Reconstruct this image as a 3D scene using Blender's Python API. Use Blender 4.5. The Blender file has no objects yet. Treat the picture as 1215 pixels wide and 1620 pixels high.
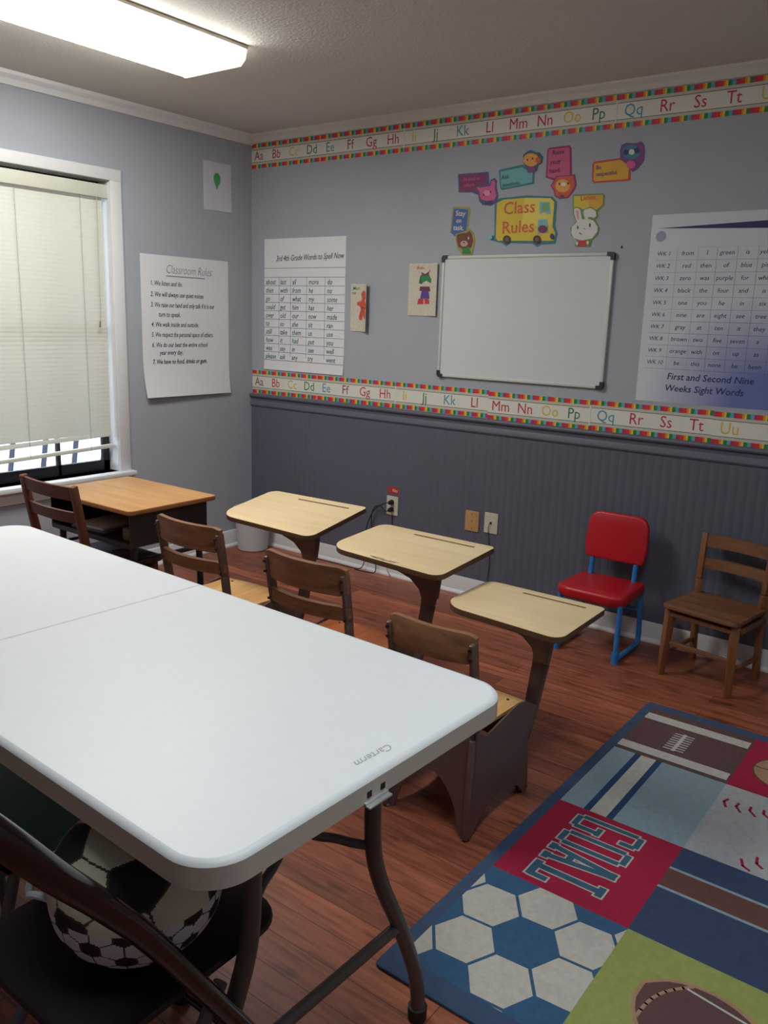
import bpy, bmesh, math, random
from mathutils import Vector, Matrix, Euler
random.seed(7)
D = bpy.data
SC = bpy.context.scene
COL = SC.collection
PI = math.pi

# ------------------------------------------------------------------ camera, world, exposure
def cam_setup():
    yaw, pitch, roll = 0.640, -0.2263, 0.0327
    fw = Vector((-math.sin(yaw)*math.cos(pitch), math.cos(yaw)*math.cos(pitch), math.sin(pitch)))
    rt = Vector((math.cos(yaw), math.sin(yaw), 0)); up = rt.cross(fw)
    c, s = math.cos(roll), math.sin(roll)
    r2 = rt*c + up*s; u2 = up*c - rt*s
    cd = D.cameras.new('camera'); co = D.objects.new('camera', cd); COL.objects.link(co)
    M = Matrix((r2, u2, -fw)).transposed().to_4x4(); M.translation = (3.7936, -3.6851, 1.4150)
    co.matrix_world = M
    cd.sensor_fit = 'VERTICAL'; cd.sensor_height = 36.0; cd.lens = 1322.5/1620*36.0; cd.clip_start = 0.02
    SC.camera = co
cam_setup()
W = D.worlds.new('world'); SC.world = W; W.use_nodes = True
bg = W.node_tree.nodes['Background']; bg.inputs[0].default_value = (0.72, 0.84, 1.0, 1); bg.inputs[1].default_value = 3.6
LAMP_STRENGTH = 16.0
LAMP_COLOR = (0.98, 0.985, 0.95, 1)
FILL_STRENGTH = 8.6
FILL_COLOR = (0.86, 0.95, 1.0, 1)
SC.view_settings.view_transform = 'Standard'; SC.view_settings.look = 'None'
SC.view_settings.exposure = 0.54; SC.view_settings.gamma = 1.0; SC.view_settings.use_curve_mapping = False

# ------------------------------------------------------------------ materials
def lin(c):
    return tuple((x/255/12.92 if x/255 <= 0.04045 else ((x/255+0.055)/1.055)**2.4) for x in c) + (1,)
MATS = {}
def mat(name, rgb, rough=0.6, metal=0.0, spec=0.5, var=0.0, vscale=20, bump=0.0, bscale=200, coat=0.0, stretch=(1,1,1)):
    if name in MATS: return MATS[name]
    m = D.materials.new(name); m.use_nodes = True; nt = m.node_tree; b = nt.nodes['Principled BSDF']
    b.inputs['Base Color'].default_value = lin(rgb); b.inputs['Roughness'].default_value = rough
    b.inputs['Metallic'].default_value = metal; b.inputs['Specular IOR Level'].default_value = spec
    b.inputs['Coat Weight'].default_value = coat
    tc = nt.nodes.new('ShaderNodeTexCoord'); mp = nt.nodes.new('ShaderNodeMapping'); mp.inputs['Scale'].default_value = stretch
    nt.links.new(tc.outputs['Object'], mp.inputs[0])
    if var > 0:
        n = nt.nodes.new('ShaderNodeTexNoise'); n.inputs['Scale'].default_value = vscale; n.inputs['Detail'].default_value = 5
        nt.links.new(mp.outputs[0], n.inputs['Vector'])
        r = nt.nodes.new('ShaderNodeValToRGB'); c = lin(rgb)
        r.color_ramp.elements[0].position = 0.3; r.color_ramp.elements[1].position = 0.7
        r.color_ramp.elements[0].color = tuple(x*(1-var) for x in c[:3])+(1,)
        r.color_ramp.elements[1].color = tuple(min(1, x*(1+var)) for x in c[:3])+(1,)
        nt.links.new(n.outputs[0], r.inputs[0]); nt.links.new(r.outputs[0], b.inputs['Base Color'])
    if bump > 0:
        n = nt.nodes.new('ShaderNodeTexNoise'); n.inputs['Scale'].default_value = bscale; n.inputs['Detail'].default_value = 3
        nt.links.new(mp.outputs[0], n.inputs['Vector'])
        bp = nt.nodes.new('ShaderNodeBump'); bp.inputs['Strength'].default_value = bump; bp.inputs['Distance'].default_value = 0.01
        nt.links.new(n.outputs[0], bp.inputs['Height']); nt.links.new(bp.outputs[0], b.inputs['Normal'])
    MATS[name] = m; return m
def wood(name, rgb, rgb2, rough=0.45, axis='x', sc=1.0, spec=0.5):
    if name in MATS: return MATS[name]
    m = D.materials.new(name); m.use_nodes = True; nt = m.node_tree; b = nt.nodes['Principled BSDF']
    b.inputs['Roughness'].default_value = rough; b.inputs['Specular IOR Level'].default_value = spec
    tc = nt.nodes.new('ShaderNodeTexCoord'); mp = nt.nodes.new('ShaderNodeMapping')
    s = {'x': (1.5, 22, 22), 'y': (22, 1.5, 22), 'z': (22, 22, 1.5)}[axis]
    mp.inputs['Scale'].default_value = tuple(v*sc for v in s); nt.links.new(tc.outputs['Object'], mp.inputs[0])
    n = nt.nodes.new('ShaderNodeTexNoise'); n.inputs['Scale'].default_value = 2.5; n.inputs['Detail'].default_value = 8
    n.inputs['Distortion'].default_value = 0.6; nt.links.new(mp.outputs[0], n.inputs['Vector'])
    r = nt.nodes.new('ShaderNodeValToRGB'); r.color_ramp.elements[0].position = 0.32; r.color_ramp.elements[1].position = 0.68
    r.color_ramp.elements[0].color = lin(rgb2); r.color_ramp.elements[1].color = lin(rgb)
    nt.links.new(n.outputs[0], r.inputs[0]); nt.links.new(r.outputs[0], b.inputs['Base Color'])
    MATS[name] = m; return m
def floor_mat():
    m = D.materials.new('plank_floor'); m.use_nodes = True; nt = m.node_tree; b = nt.nodes['Principled BSDF']; L = nt.links.new
    tc = nt.nodes.new('ShaderNodeTexCoord')
    br = nt.nodes.new('ShaderNodeTexBrick'); br.inputs['Scale'].default_value = 1.0
    br.inputs['Brick Width'].default_value = 1.15; br.inputs['Row Height'].default_value = 0.082
    br.inputs['Mortar Size'].default_value = 0.0011; br.inputs['Mortar Smooth'].default_value = 0.3; br.inputs['Bias'].default_value = 0.0
    br.offset = 0.37; br.inputs['Color1'].default_value = lin((182, 106, 76)); br.inputs['Color2'].default_value = lin((134, 74, 54))
    br.inputs['Mortar'].default_value = lin((70, 34, 24)); L(tc.outputs['Object'], br.inputs['Vector'])
    mp = nt.nodes.new('ShaderNodeMapping'); mp.inputs['Scale'].default_value = (1.3, 17, 1); L(tc.outputs['Object'], mp.inputs[0])
    n = nt.nodes.new('ShaderNodeTexNoise'); n.inputs['Scale'].default_value = 3.0; n.inputs['Detail'].default_value = 9; n.inputs['Distortion'].default_value = 1.2
    L(mp.outputs[0], n.inputs['Vector'])
    r = nt.nodes.new('ShaderNodeValToRGB'); r.color_ramp.elements[0].position = 0.28; r.color_ramp.elements[0].color = (0.42, 0.36, 0.34, 1)
    r.color_ramp.elements[1].position = 0.66; r.color_ramp.elements[1].color = (1.15, 1.12, 1.1, 1); L(n.outputs[0], r.inputs[0])
    mx = nt.nodes.new('ShaderNodeMix'); mx.data_type = 'RGBA'; mx.blend_type = 'MULTIPLY'; mx.inputs[0].default_value = 0.85
    L(br.outputs['Color'], mx.inputs[6]); L(r.outputs[0], mx.inputs[7])
    n2 = nt.nodes.new('ShaderNodeTexNoise'); n2.inputs['Scale'].default_value = 6.0; n2.inputs['Detail'].default_value = 2
    mp2 = nt.nodes.new('ShaderNodeMapping'); mp2.inputs['Scale'].default_value = (1, 3, 1); L(tc.outputs['Object'], mp2.inputs[0]); L(mp2.outputs[0], n2.inputs['Vector'])
    r2 = nt.nodes.new('ShaderNodeValToRGB'); r2.color_ramp.elements[0].position = 0.27; r2.color_ramp.elements[0].color = (0.35, 0.3, 0.28, 1)
    r2.color_ramp.elements[1].position = 0.40; r2.color_ramp.elements[1].color = (1, 1, 1, 1); L(n2.outputs[0], r2.inputs[0])
    m2 = nt.nodes.new('ShaderNodeMix'); m2.data_type = 'RGBA'; m2.blend_type = 'MULTIPLY'; m2.inputs[0].default_value = 0.7
    L(mx.outputs[2], m2.inputs[6]); L(r2.outputs[0], m2.inputs[7])
    L(m2.outputs[2], b.inputs['Base Color']); b.inputs['Roughness'].default_value = 0.42
    bp = nt.nodes.new('ShaderNodeBump'); bp.inputs['Strength'].default_value = 0.25; bp.inputs['Distance'].default_value = 0.002
    L(br.outputs['Fac'], bp.inputs['Height']); bp.invert = True; L(bp.outputs[0], b.inputs['Normal'])
    return m
def emit(name, col, s):
    m = D.materials.new(name); m.use_nodes = True; nt = m.node_tree; b = nt.nodes['Principled BSDF']
    b.inputs['Base Color'].default_value = (0.85, 0.85, 0.82, 1); b.inputs['Emission Color'].default_value = col; b.inputs['Emission Strength'].default_value = s
    MATS[name] = m; return m
def glass():
    m = D.materials.new('window_glass'); m.use_nodes = True; b = m.node_tree.nodes['Principled BSDF']
    b.inputs['Transmission Weight'].default_value = 1; b.inputs['Roughness'].default_value = 0.0; b.inputs['IOR'].default_value = 1.02
    b.inputs['Base Color'].default_value = (1, 1, 1, 1); return m

# ------------------------------------------------------------------ mesh builder
def rot_to(d):
    return Vector(d).normalized().to_track_quat('Z', 'Y').to_matrix()
class MB:
    def __init__(s): s.v = []; s.f = []; s.m = []; s.mats = []; s.sm = []
    def mi(s, m):
        if m not in s.mats: s.mats.append(m)
        return s.mats.index(m)
    def add(s, vs, fs, m, smooth=True):
        o = len(s.v); s.v += [tuple(v) for v in vs]; k = s.mi(m)
        for f in fs: s.f.append(tuple(i+o for i in f)); s.m.append(k); s.sm.append(smooth)
        return s
    def bm(s, b, m, M=None):
        b.verts.index_update()
        vs = [(M @ v.co if M else v.co.copy()) for v in b.verts]; fs = [[v.index for v in f.verts] for f in b.faces]
        s.add(vs, fs, m); b.free(); return s
    def box(s, lo, hi, m, bev=0.0, M=None, seg=2):
        b = bmesh.new(); bmesh.ops.create_cube(b, size=1)
        for v in b.verts: v.co = Vector([(lo[i]+hi[i])/2 + v.co[i]*(hi[i]-lo[i]) for i in range(3)])
        if bev > 0: bmesh.ops.bevel(b, geom=b.edges[:], offset=bev, segments=seg, profile=0.5, affect='EDGES')
        return s.bm(b, m, M)
    def bar(s, p0, p1, w, h, m, bev=0.0, up=(0, 0, 1), w1=None, h1=None):
        p0, p1 = Vector(p0), Vector(p1); z = (p1-p0).normalized(); u = Vector(up)
        x = u.cross(z)
        if x.length < 1e-4: x = Vector((1, 0, 0)).cross(z)
        x.normalize(); y = z.cross(x); L = (p1-p0).length
        b = bmesh.new(); bmesh.ops.create_cube(b, size=1)
        for v in b.verts:
            t = v.co.z+0.5; ww = w+(w1-w)*t if w1 else w; hh = h+(h1-h)*t if h1 else h
            v.co = Vector((v.co.x*ww, v.co.y*hh, t*L))
        if bev > 0: bmesh.ops.bevel(b, geom=b.edges[:], offset=bev, segments=2, profile=0.5, affect='EDGES')
        M = Matrix((x, y, z)).transposed().to_4x4(); M.translation = p0
        return s.bm(b, m, M)
    def tube(s, pts, r, m, n=12, ry=None, closed=False, ref=None):
        pts = [Vector(p) for p in pts]; N = len(pts); rings = []; vs = []
        rr = r if isinstance(r, (list, tuple)) else [r]*N
        ryy = ry if isinstance(ry, (list, tuple)) else ([ry]*N if ry else rr)
        prev = None
        for i, p in enumerate(pts):
            if closed: t = pts[(i+1) % N]-pts[i-1]
            else: t = pts[min(i+1, N-1)]-pts[max(i-1, 0)]
            t.normalize()
            if prev is None:
                a = Vector(ref) if ref else (Vector((0, 0, 1)) if abs(t.z) < 0.9 else Vector((1, 0, 0)))
            else: a = prev
            x = (a - t*a.dot(t)).normalized(); prev = x; y = t.cross(x)
            for k in range(n):
                an = 2*PI*k/n; vs.append(p + x*math.cos(an)*rr[i] + y*math.sin(an)*ryy[i])
        fs = []
        for i in range(N if closed else N-1):
            j = (i+1) % N
            for k in range(n): k2 = (k+1) % n; fs.append((i*n+k, i*n+k2, j*n+k2, j*n+k))
        if not closed: fs.append(tuple(range(n))[::-1]); fs.append(tuple((N-1)*n+k for k in range(n)))
        return s.add(vs, fs, m)
    def lathe(s, prof, m, n=32, c=(0, 0, 0), cap=True):
        vs = []; fs = []
        for (r, z) in prof:
            for k in range(n): a = 2*PI*k/n; vs.append((c[0]+r*math.cos(a), c[1]+r*math.sin(a), c[2]+z))
        for i in range(len(prof)-1):
            for k in range(n): k2 = (k+1) % n; fs.append((i*n+k, i*n+k2, (i+1)*n+k2, (i+1)*n+k))
        if cap: fs.append(tuple(range(n))[::-1]); fs.append(tuple((len(prof)-1)*n+k for k in range(n)))
        return s.add(vs, fs, m)
    def prism(s, poly, z0, z1, m, M=None, side=None, bev=0.0, bot=None):
        a = sum(poly[i][0]*poly[(i+1) % len(poly)][1]-poly[(i+1) % len(poly)][0]*poly[i][1] for i in range(len(poly)))
        if a < 0: poly = poly[::-1]
        n = len(poly); T = (lambda p: M @ Vector(p)) if M else Vector
        rings = [(z0, 0)]
        if bev > 0: rings = [(z0, bev), (z0+bev, 0), (z1-bev, 0), (z1-bev*0.3, bev*0.3), (z1, bev)]
        else: rings = [(z0, 0), (z1, 0)]
        def inset(d):
            if d == 0: return poly
            out = []
            for i in range(n):
                p0, p, p1 = Vector(poly[i-1]), Vector(poly[i]), Vector(poly[(i+1) % n])
                e0 = (p-p0).normalized(); e1 = (p1-p).normalized(); nn = Vector((-(e0.y+e1.y), e0.x+e1.x))
                nn = nn.normalized() if nn.length > 1e-6 else Vector((-e0.y, e0.x)); out.append(tuple(p+nn*d))
            return out
        vs = []
        for z, d in rings:
            for p in inset(d): vs.append(T((p[0], p[1], z)))
        k = len(rings); fs = []
        for r in range(k-1):
            for i in range(n): j = (i+1) % n; fs.append((r*n+i, r*n+j, (r+1)*n+j, (r+1)*n+i))
        o = len(s.v)
        s.add(vs, fs, side or m)
        from mathutils.geometry import tessellate_polygon
        tri = tessellate_polygon([[Vector((p[0], p[1], 0)) for p in poly]])
        kk = s.mi(m); kb = s.mi(bot or m)
        for t in tri:
            q = [poly[i] for i in t]
            ar = (q[1][0]-q[0][0])*(q[2][1]-q[0][1])-(q[2][0]-q[0][0])*(q[1][1]-q[0][1])
            t = t if ar > 0 else t[::-1]
            s.f.append(tuple(o+(k-1)*n+i for i in t)); s.m.append(kk); s.sm.append(False)
            s.f.append(tuple(o+i for i in t[::-1])); s.m.append(kb); s.sm.append(False)
        return s
    def flat(s, poly, z, m, M=None):
        T = (lambda p: M @ Vector(p)) if M else Vector
        from mathutils.geometry import tessellate_polygon
        tri = tessellate_polygon([[Vector((p[0], p[1], 0)) for p in poly]])
        out = []
        for t in tri:
            q = [poly[i] for i in t]
            ar = (q[1][0]-q[0][0])*(q[2][1]-q[0][1])-(q[2][0]-q[0][0])*(q[1][1]-q[0][1])
            out.append(t if ar > 0 else t[::-1])
        return s.add([T((p[0], p[1], z)) for p in poly], out, m, False)
    def rect(s, x0, y0, x1, y1, z, m, M=None): return s.flat([(x0, y0), (x1, y0), (x1, y1), (x0, y1)], z, m, M)
    def text(s, txt, x, y, size, z, m, M=None, shear=0.0, bold=0.0, align='CENTER', wx=1.0, rot=0.0):
        key = (txt, round(size, 5), shear, round(bold, 5), align)
        c = D.curves.new('t', 'FONT'); c.body = txt; c.size = size; c.shear = shear; c.offset = bold; c.align_x = align; c.align_y = 'CENTER'
        c.resolution_u = 2
        o = D.objects.new('t', c); COL.objects.link(o)
        dg = bpy.context.evaluated_depsgraph_get(); me = o.evaluated_get(dg).to_mesh()
        cs, sn = math.cos(rot), math.sin(rot); vs = []
        for v in me.vertices:
            a, b_ = v.co.x*wx, v.co.y; vs.append(Vector((x+a*cs-b_*sn, y+a*sn+b_*cs, z)))
        if M: vs = [M @ v for v in vs]
        fs = [tuple(p.vertices) for p in me.polygons]
        s.add(vs, fs, m, False)
        o.evaluated_get(dg).to_mesh_clear(); D.objects.remove(o); D.curves.remove(c); return s
    def build(s, name, parent=None, loc=None, rotz=0.0, sharp=40):
        me = D.meshes.new(name); me.from_pydata(s.v, [], s.f); me.update()
        for m in s.mats: me.materials.append(m)
        me.polygons.foreach_set('material_index', s.m); me.polygons.foreach_set('use_smooth', s.sm)
        me.set_sharp_from_angle(angle=math.radians(sharp)); me.update()
        o = D.objects.new(name, me); COL.objects.link(o)
        if parent: o.parent = parent
        if loc:
            o.location = loc
        o.rotation_euler = (0, 0, rotz)
        return o
def tag(o, label, cat, group=None):
    o['label'] = label; o['category'] = cat
    if group: o['group'] = group
    return o
def thing(name, label, cat, loc=(0, 0, 0), rotz=0.0, group=None):
    o = D.objects.new(name, None); o.empty_display_size = 0.1; COL.objects.link(o); o.location = loc; o.rotation_euler = (0, 0, rotz)
    return tag(o, label, cat, group)
def struct(o): o['kind'] = 'structure'; return o
def recenter(o):
    """move a one-mesh thing's origin to the base centre of its mesh"""
    me = o.data; xs = [v.co for v in me.vertices]
    lo = Vector([min(v[i] for v in xs) for i in range(3)]); hi = Vector([max(v[i] for v in xs) for i in range(3)])
    c = Vector(((lo.x+hi.x)/2, (lo.y+hi.y)/2, lo.z)); me.transform(Matrix.Translation(-c)); o.location = o.location + c
    return o
def rpoly(pts, rad, n=6):
    out = []; N = len(pts)
    for i in range(N):
        p0, p, p1 = Vector(pts[i-1]), Vector(pts[i]), Vector(pts[(i+1) % N]); r = rad[i] if isinstance(rad, (list, tuple)) else rad
        if r <= 0: out.append(tuple(p)); continue
        a = (p0-p).normalized(); b = (p1-p).normalized(); h = a.angle(b)/2; d = r/math.tan(h)
        c = p+(a+b).normalized()*(r/math.sin(h)); s0 = p+a*d-c; s1 = p+b*d-c
        a0 = math.atan2(s0.y, s0.x); a1 = math.atan2(s1.y, s1.x); da = (a1-a0+PI) % (2*PI)-PI
        for k in range(n+1): t = a0+da*k/n; out.append((c.x+r*math.cos(t), c.y+r*math.sin(t)))
    return out
def arc(p0, p1, p2, n=8):
    p0, p1, p2 = Vector(p0), Vector(p1), Vector(p2)
    return [p0*(1-t)**2+p1*2*t*(1-t)+p2*t*t for t in [k/n for k in range(n+1)]]
def smooth(pts, n=6):
    """Catmull-Rom through points"""
    P = [Vector(p) for p in pts]; P = [P[0]*2-P[1]]+P+[P[-1]*2-P[-2]]; out = []
    for i in range(1, len(P)-2):
        for k in range(n):
            t = k/n; a, b, c, d = P[i-1], P[i], P[i+1], P[i+2]
            out.append(0.5*((2*b)+(c-a)*t+(2*a-5*b+4*c-d)*t*t+(-a+3*b-3*c+d)*t**3))
    out.append(P[-2]); return out
# back wall frame: (x, height, distance off wall) ; left wall frame: (y, height, distance off wall)
MB_BACK = Matrix(((1, 0, 0, 0), (0, 0, -1, 0), (0, 1, 0, 0), (0, 0, 0, 1)))
MB_LEFT = Matrix(((0, 0, 1, 0), (1, 0, 0, 0), (0, 1, 0, 0), (0, 0, 0, 1)))

# ------------------------------------------------------------------ palette
WALL = mat('wall_paint', (167, 171, 179), 0.75, var=0.03, vscale=3, bump=0.08, bscale=120)
WAIN = mat('wainscot_paint', (94, 97, 111), 0.55, var=0.03, vscale=4)
CEIL = mat('ceiling_texture', (210, 206, 196), 0.9, bump=0.28, bscale=90)
TRIM = mat('white_trim', (222, 222, 222), 0.45)
FLOOR = floor_mat()
PAPER = mat('paper_white', (226, 226, 228), 0.7)
INK = mat('black_ink', (40, 40, 46), 0.7)
# ------------------------------------------------------------------ room shell
XR, YN, H = 4.75, -5.1, 2.43
WY0, WY1, WZ0, WZ1 = -1.90, -0.985, 0.575, 2.05   # window opening
b = MB(); b.box((-0.12, YN-0.12, -0.05), (XR+0.12, 0.12, 0), FLOOR); struct(b.build('floor'))
b = MB(); b.box((-0.12, YN-0.12, H), (XR+0.12, 0.12, H+0.05), CEIL); struct(b.build('ceiling'))
b = MB(); b.box((-0.12, 0, 0), (XR+0.12, 0.12, H), WALL); wb = struct(b.build('wall_back'))
b = MB()
for lo, hi in (((YN, 0), (WY0, H)), ((WY1, 0), (0, H)), ((WY0, 0), (WY1, WZ0)), ((WY0, WZ1), (WY1, H))):
    b.box((-0.12, lo[0], lo[1]), (0, hi[0], hi[1]), WALL)
struct(b.build('wall_left'))
b = MB(); b.box((XR, YN, 0), (XR+0.12, 0, H), WALL); struct(b.build('wall_right'))
b = MB(); b.box((-0.12, YN-0.12, 0), (XR+0.12, YN, H), WALL); struct(b.build('wall_near'))
# beadboard wainscot on the back wall
def profile_x(poly_yz, x0, x1, m, b):
    M = Matrix(((0, 0, 1, 0), (1, 0, 0, 0), (0, 1, 0, 0), (0, 0, 0, 1))); b.prism(poly_yz, x0, x1, m, M)
b = MB(); pitch = 0.0405; x = 0.0; vs = []; prof = []
while x < XR-pitch:
    prof += [(x, -0.008), (x+pitch-0.005, -0.008), (x+pitch-0.0035, -0.0073)]; x += pitch
prof.append((XR, -0.008))
vs = [(p[0], p[1], 0.0) for p in prof]+[(p[0], p[1], 0.90) for p in prof]; n = len(prof)
b.add(vs, [(i, i+1, n+i+1, n+i) for i in range(n-1)], WAIN, False); b.add([(0, 0, .9), (XR, 0, .9), (XR, -.008, .9), (0, -.008, .9)], [(0, 1, 2, 3)], WAIN)
b.build('wainscot_panel', wb)
b = MB(); profile_x([(0, .868), (-.014, .868), (-.018, .876), (-.016, .892), (-.011, .902), (-.013, .918), (-.026, .926), (-.029, .934), (-.026, .943), (0, .945)], 0.0, XR, WAIN, b); struct(b.build('trim_3', sharp=25))
b = MB(); profile_x([(0, 2.385), (-.010, 2.385), (-.014, 2.392), (-.018, 2.405), (-.035, 2.42), (-.038, H), (0, H)], 0.0, XR, CEIL, b); struct(b.build('trim_2', sharp=25))
MY = Matrix(((1, 0, 0, 0), (0, 0, 1, 0), (0, 1, 0, 0), (0, 0, 0, 1)))
b = MB(); b.prism([(0, 2.375), (.012, 2.375), (.016, 2.39), (.020, 2.40), (.038, 2.415), (.042, H), (0, H)], YN, 0, TRIM, MY); struct(b.build('trim_1', sharp=25))
BB = [(0, 0), (.028, 0), (.028, .008), (.022, .016), (.016, .019), (.014, .08), (.010, .094), (0, .096)]
b = MB(); profile_x([(-a, z) for a, z in BB], 0.0, XR, TRIM, b); struct(b.build('baseboard_back', sharp=25))
b = MB(); b.prism([(a, z*1.05) for a, z in BB], YN, -0.0, TRIM, MY); struct(b.build('baseboard_left', sharp=25))
# ------------------------------------------------------------------ window with casing, sill, sash
SASH = mat('dark_sash', (38, 38, 42), 0.5)
w = D.objects.new('window_1', None); COL.objects.link(w); w.location = (0, (WY0+WY1)/2, WZ0); struct(w); wy = w.location.y
def wbox(b, lo, hi, m, bev=0.0): b.box((lo[0], lo[1]-wy, lo[2]-WZ0), (hi[0], hi[1]-wy, hi[2]-WZ0), m, bev)
b = MB(); wbox(b, (0, WY1-.004, WZ0), (.018, WY1+.062, WZ1+.05), TRIM, .003); wbox(b, (0, WY0-.062, WZ0), (.018, WY0+.004, WZ1+.05), TRIM, .003)
wbox(b, (0, WY0-.062, WZ1-.004), (.020, WY1+.062, WZ1+.052), TRIM, .003); b.build('casing', w)
b = MB(); wbox(b, (-.119, WY1-.006, WZ0), (0, WY1, WZ1), TRIM); wbox(b, (-.119, WY0, WZ0), (0, WY0+.006, WZ1), TRIM); wbox(b, (-.119, WY0, WZ1-.006), (0, WY1, WZ1), TRIM); b.build('jamb', w)
b = MB(); wbox(b, (-.119, WY0-.08, WZ0-.026), (.055, WY1+.075, WZ0), TRIM, .006); b.build('sill', w)
b = MB(); wbox(b, (0, WY0-.06, WZ0-.088), (.016, WY1+.055, WZ0-.026), TRIM, .004); b.build('apron', w)
b = MB()
for lo, hi in (((WY0+.006, WZ0), (WY1-.006, WZ0+.055)), ((WY0+.006, 1.30), (WY1-.006, 1.335)), ((WY0+.006, 2.0), (WY1-.006, 2.044)), ((WY0+.006, WZ0), (WY0+.045, 2.044)), ((WY1-.045, WZ0), (WY1-.006, 2.044)), ((-1.30, WZ0), (-1.282, 2.04))):
    wbox(b, (-.10, lo[0], lo[1]), (-.075, hi[0], hi[1]), SASH, .002)
b.build('sash', w)
b = MB(); wbox(b, (-.090, WY0+.04, WZ0+.05), (-.086, WY1-.04, 2.01), glass()); b.build('pane', w)
# blinds
BL = mat('blind_slat', (220, 219, 204), 0.5)
_n = BL.node_tree; _t = _n.nodes.new('ShaderNodeBsdfTranslucent'); _t.inputs[0].default_value = lin((235, 232, 215)); _x = _n.nodes.new('ShaderNodeMixShader'); _x.inputs[0].default_value = .12
_n.links.new(_n.nodes['Principled BSDF'].outputs[0], _x.inputs[1]); _n.links.new(_t.outputs[0], _x.inputs[2]); _n.links.new(_x.outputs[0], _n.nodes['Material Output'].inputs[0])
BLD = mat('blind_cord', (180, 178, 165), 0.8)
t = thing('venetian_blind', 'cream horizontal venetian blind lowered almost to the window sill', 'blind', (-.035, -1.44, .70))
b = MB(); b.box((-.028, -.435, 1.275), (.028, .448, 1.318), BL, .004); b.box((.026, -.438, 1.262), (.032, .45, 1.325), BL, .002); b.build('headrail', t)
b = MB(); z = 1.262; k = 0
while z > 0.055:
    sag = 0
    if z < 0.09: sag = .012
    ca = math.radians(80); dy, dz = .0125*math.cos(ca), .0125*math.sin(ca)
    y0, y1 = -.425, .432
    vs = []
    for q, (a, c) in enumerate(((-1, 0), (-.3, .0022), (.3, .0022), (1, 0))):
        vs += [(a*dy+c*math.sin(ca), y0, z+a*dz*1.0-c*.3-sag-.012*max(0, 1-z/.7)), (a*dy+c*math.sin(ca), y1, z+a*dz-c*.3)]
    b.add(vs, [(0, 2, 3, 1), (2, 4, 5, 3), (4, 6, 7, 5)], BL); z -= .0205
b.build('slats', t)
b = MB(); b.bar((0, -.43, -.016), (0, .44, .010), .022, .02, BL, .004); b.build('bottom_rail', t)
b = MB()
for yy in (-.30, -.04, .30): b = MB(); b.tube([(.016, yy, 1.27), (.016, yy, -.005)], .0014, BLD, 6); b.build('ladder_cord', t)
b = MB(); b.tube(smooth([(.03, .385, 1.27), (.032, .382, 1.0), (.032, .380, .72), (.032, .376, .655)], 6), .0018, BLD, 6); b.tube([(.032, .376, .66), (.032, .372, .63)], [.003, .005], mat('cord_tassel', (120, 112, 95), .6), 8); b.build('pull_cord', t)
# ------------------------------------------------------------------ outside the window
b = MB(); b.box((-14, -12, -.35), (-.12, 8, -.30), mat('pavement', (150, 150, 148), .9, var=.1)); struct(b.build('ground_outside'))
WH = mat('white_siding', (240, 240, 245), .7); DK = mat('dark_rail', (40, 44, 60), .6)
t = thing('neighbouring_house', 'white sided house across the yard seen below the blind', 'building', (-5.2, .8, -.3))
b = MB(); b.box((-.5, -4, 0), (.5, 4, 3.4), WH); b.build('wall', t)
b = MB(); b.box((.50, -3.2, .8), (.53, -2.2, 2.0), DK); b.build('window', t); b = MB(); b.box((.50, .2, .8), (.53, 1.2, 2.0), DK); b.build('window', t)
b = MB(); b.prism([(-.8, 3.4), (.8, 3.4), (0, 4.4)], -4.2, 4.2, DK, MY); b.build('roof', t)
b = MB(); b.box((-.05, -.05, 0), (.05, .05, 2.6), mat('blue_post', (40, 70, 140), .5), .006); o = b.build('porch_post', loc=(-1.1, -1.22, -.3)); tag(o, 'blue post standing just outside the window', 'post')
t = thing('porch_railing', 'dark slatted railing with slanting bars outside the window', 'railing', (-1.75, -.4, -.3))
b = MB(); b.bar((0, -1.6, .95), (0, 1.6, .95), .04, .04, DK); b.bar((0, -1.6, .2), (0, 1.6, .2), .04, .04, DK); b.build('rail', t)
b = MB()
for k in range(13): b.bar((0, -1.55+k*.25, .2), (0, -1.43+k*.25, .95), .05, .012, DK)
b.build('slanting_bars', t)
t = thing('parked_cart', 'dark blue cart parked outside, seen under the blind at left', 'cart', (-1.15, -2.35, -.3))
b = MB(); b.box((-.25, -.55, .12), (.25, .42, 1.02), mat('cart_blue', (36, 44, 78), .5), .02); b.build('body', t); b = MB(); b.box((-.27, -.57, 1.02), (.27, .44, 1.06), DK, .006); b.build('lid', t)
for yy in (-.4, .3): b = MB(); b.tube([(-.22, yy, .065), (.22, yy, .065)], .065, DK, 20); b.build('wheel', t)
# ------------------------------------------------------------------ ceiling light and added fill light
HS = mat('fixture_metal', (214, 205, 186), .4)
sec = [(-.192, -.020), (-.185, -.045), (-.160, -.066), (.160, -.066), (.185, -.045), (.192, -.016)]
def fixture(label, loc, lens, capm):
    t = thing('ceiling_light', label, 'light fixture', loc)
    b = MB(); b.box((-.185, -.61, -.028), (.185, .61, 0), HS, .003); b.box((-.203, -.612, -.014), (.203, .612, 0), HS, .003); b.build('housing', t)
    b = MB(); n = len(sec); vs = [(x, -.605, z) for x, z in sec]+[(x, .605, z) for x, z in sec]
    b.add(vs, [(i, i+1, n+i+1, n+i) for i in range(n-1)], lens, False); b.build('lens', t)
    for s in (-1, 1):
        b = MB(); b.prism([(x*1.02, z-.002) for x, z in sec]+[(.196, 0), (-.196, 0)], s*.606-.004, s*.606+.004, capm, MY); b.build('end_cap', t)
fixture('long wraparound fluorescent light fixture glowing white on the ceiling above the window side', (1.0, -1.795, H), emit('lamp_lens', LAMP_COLOR, LAMP_STRENGTH), emit('lamp_end_cap', LAMP_COLOR, 2.2))
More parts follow.
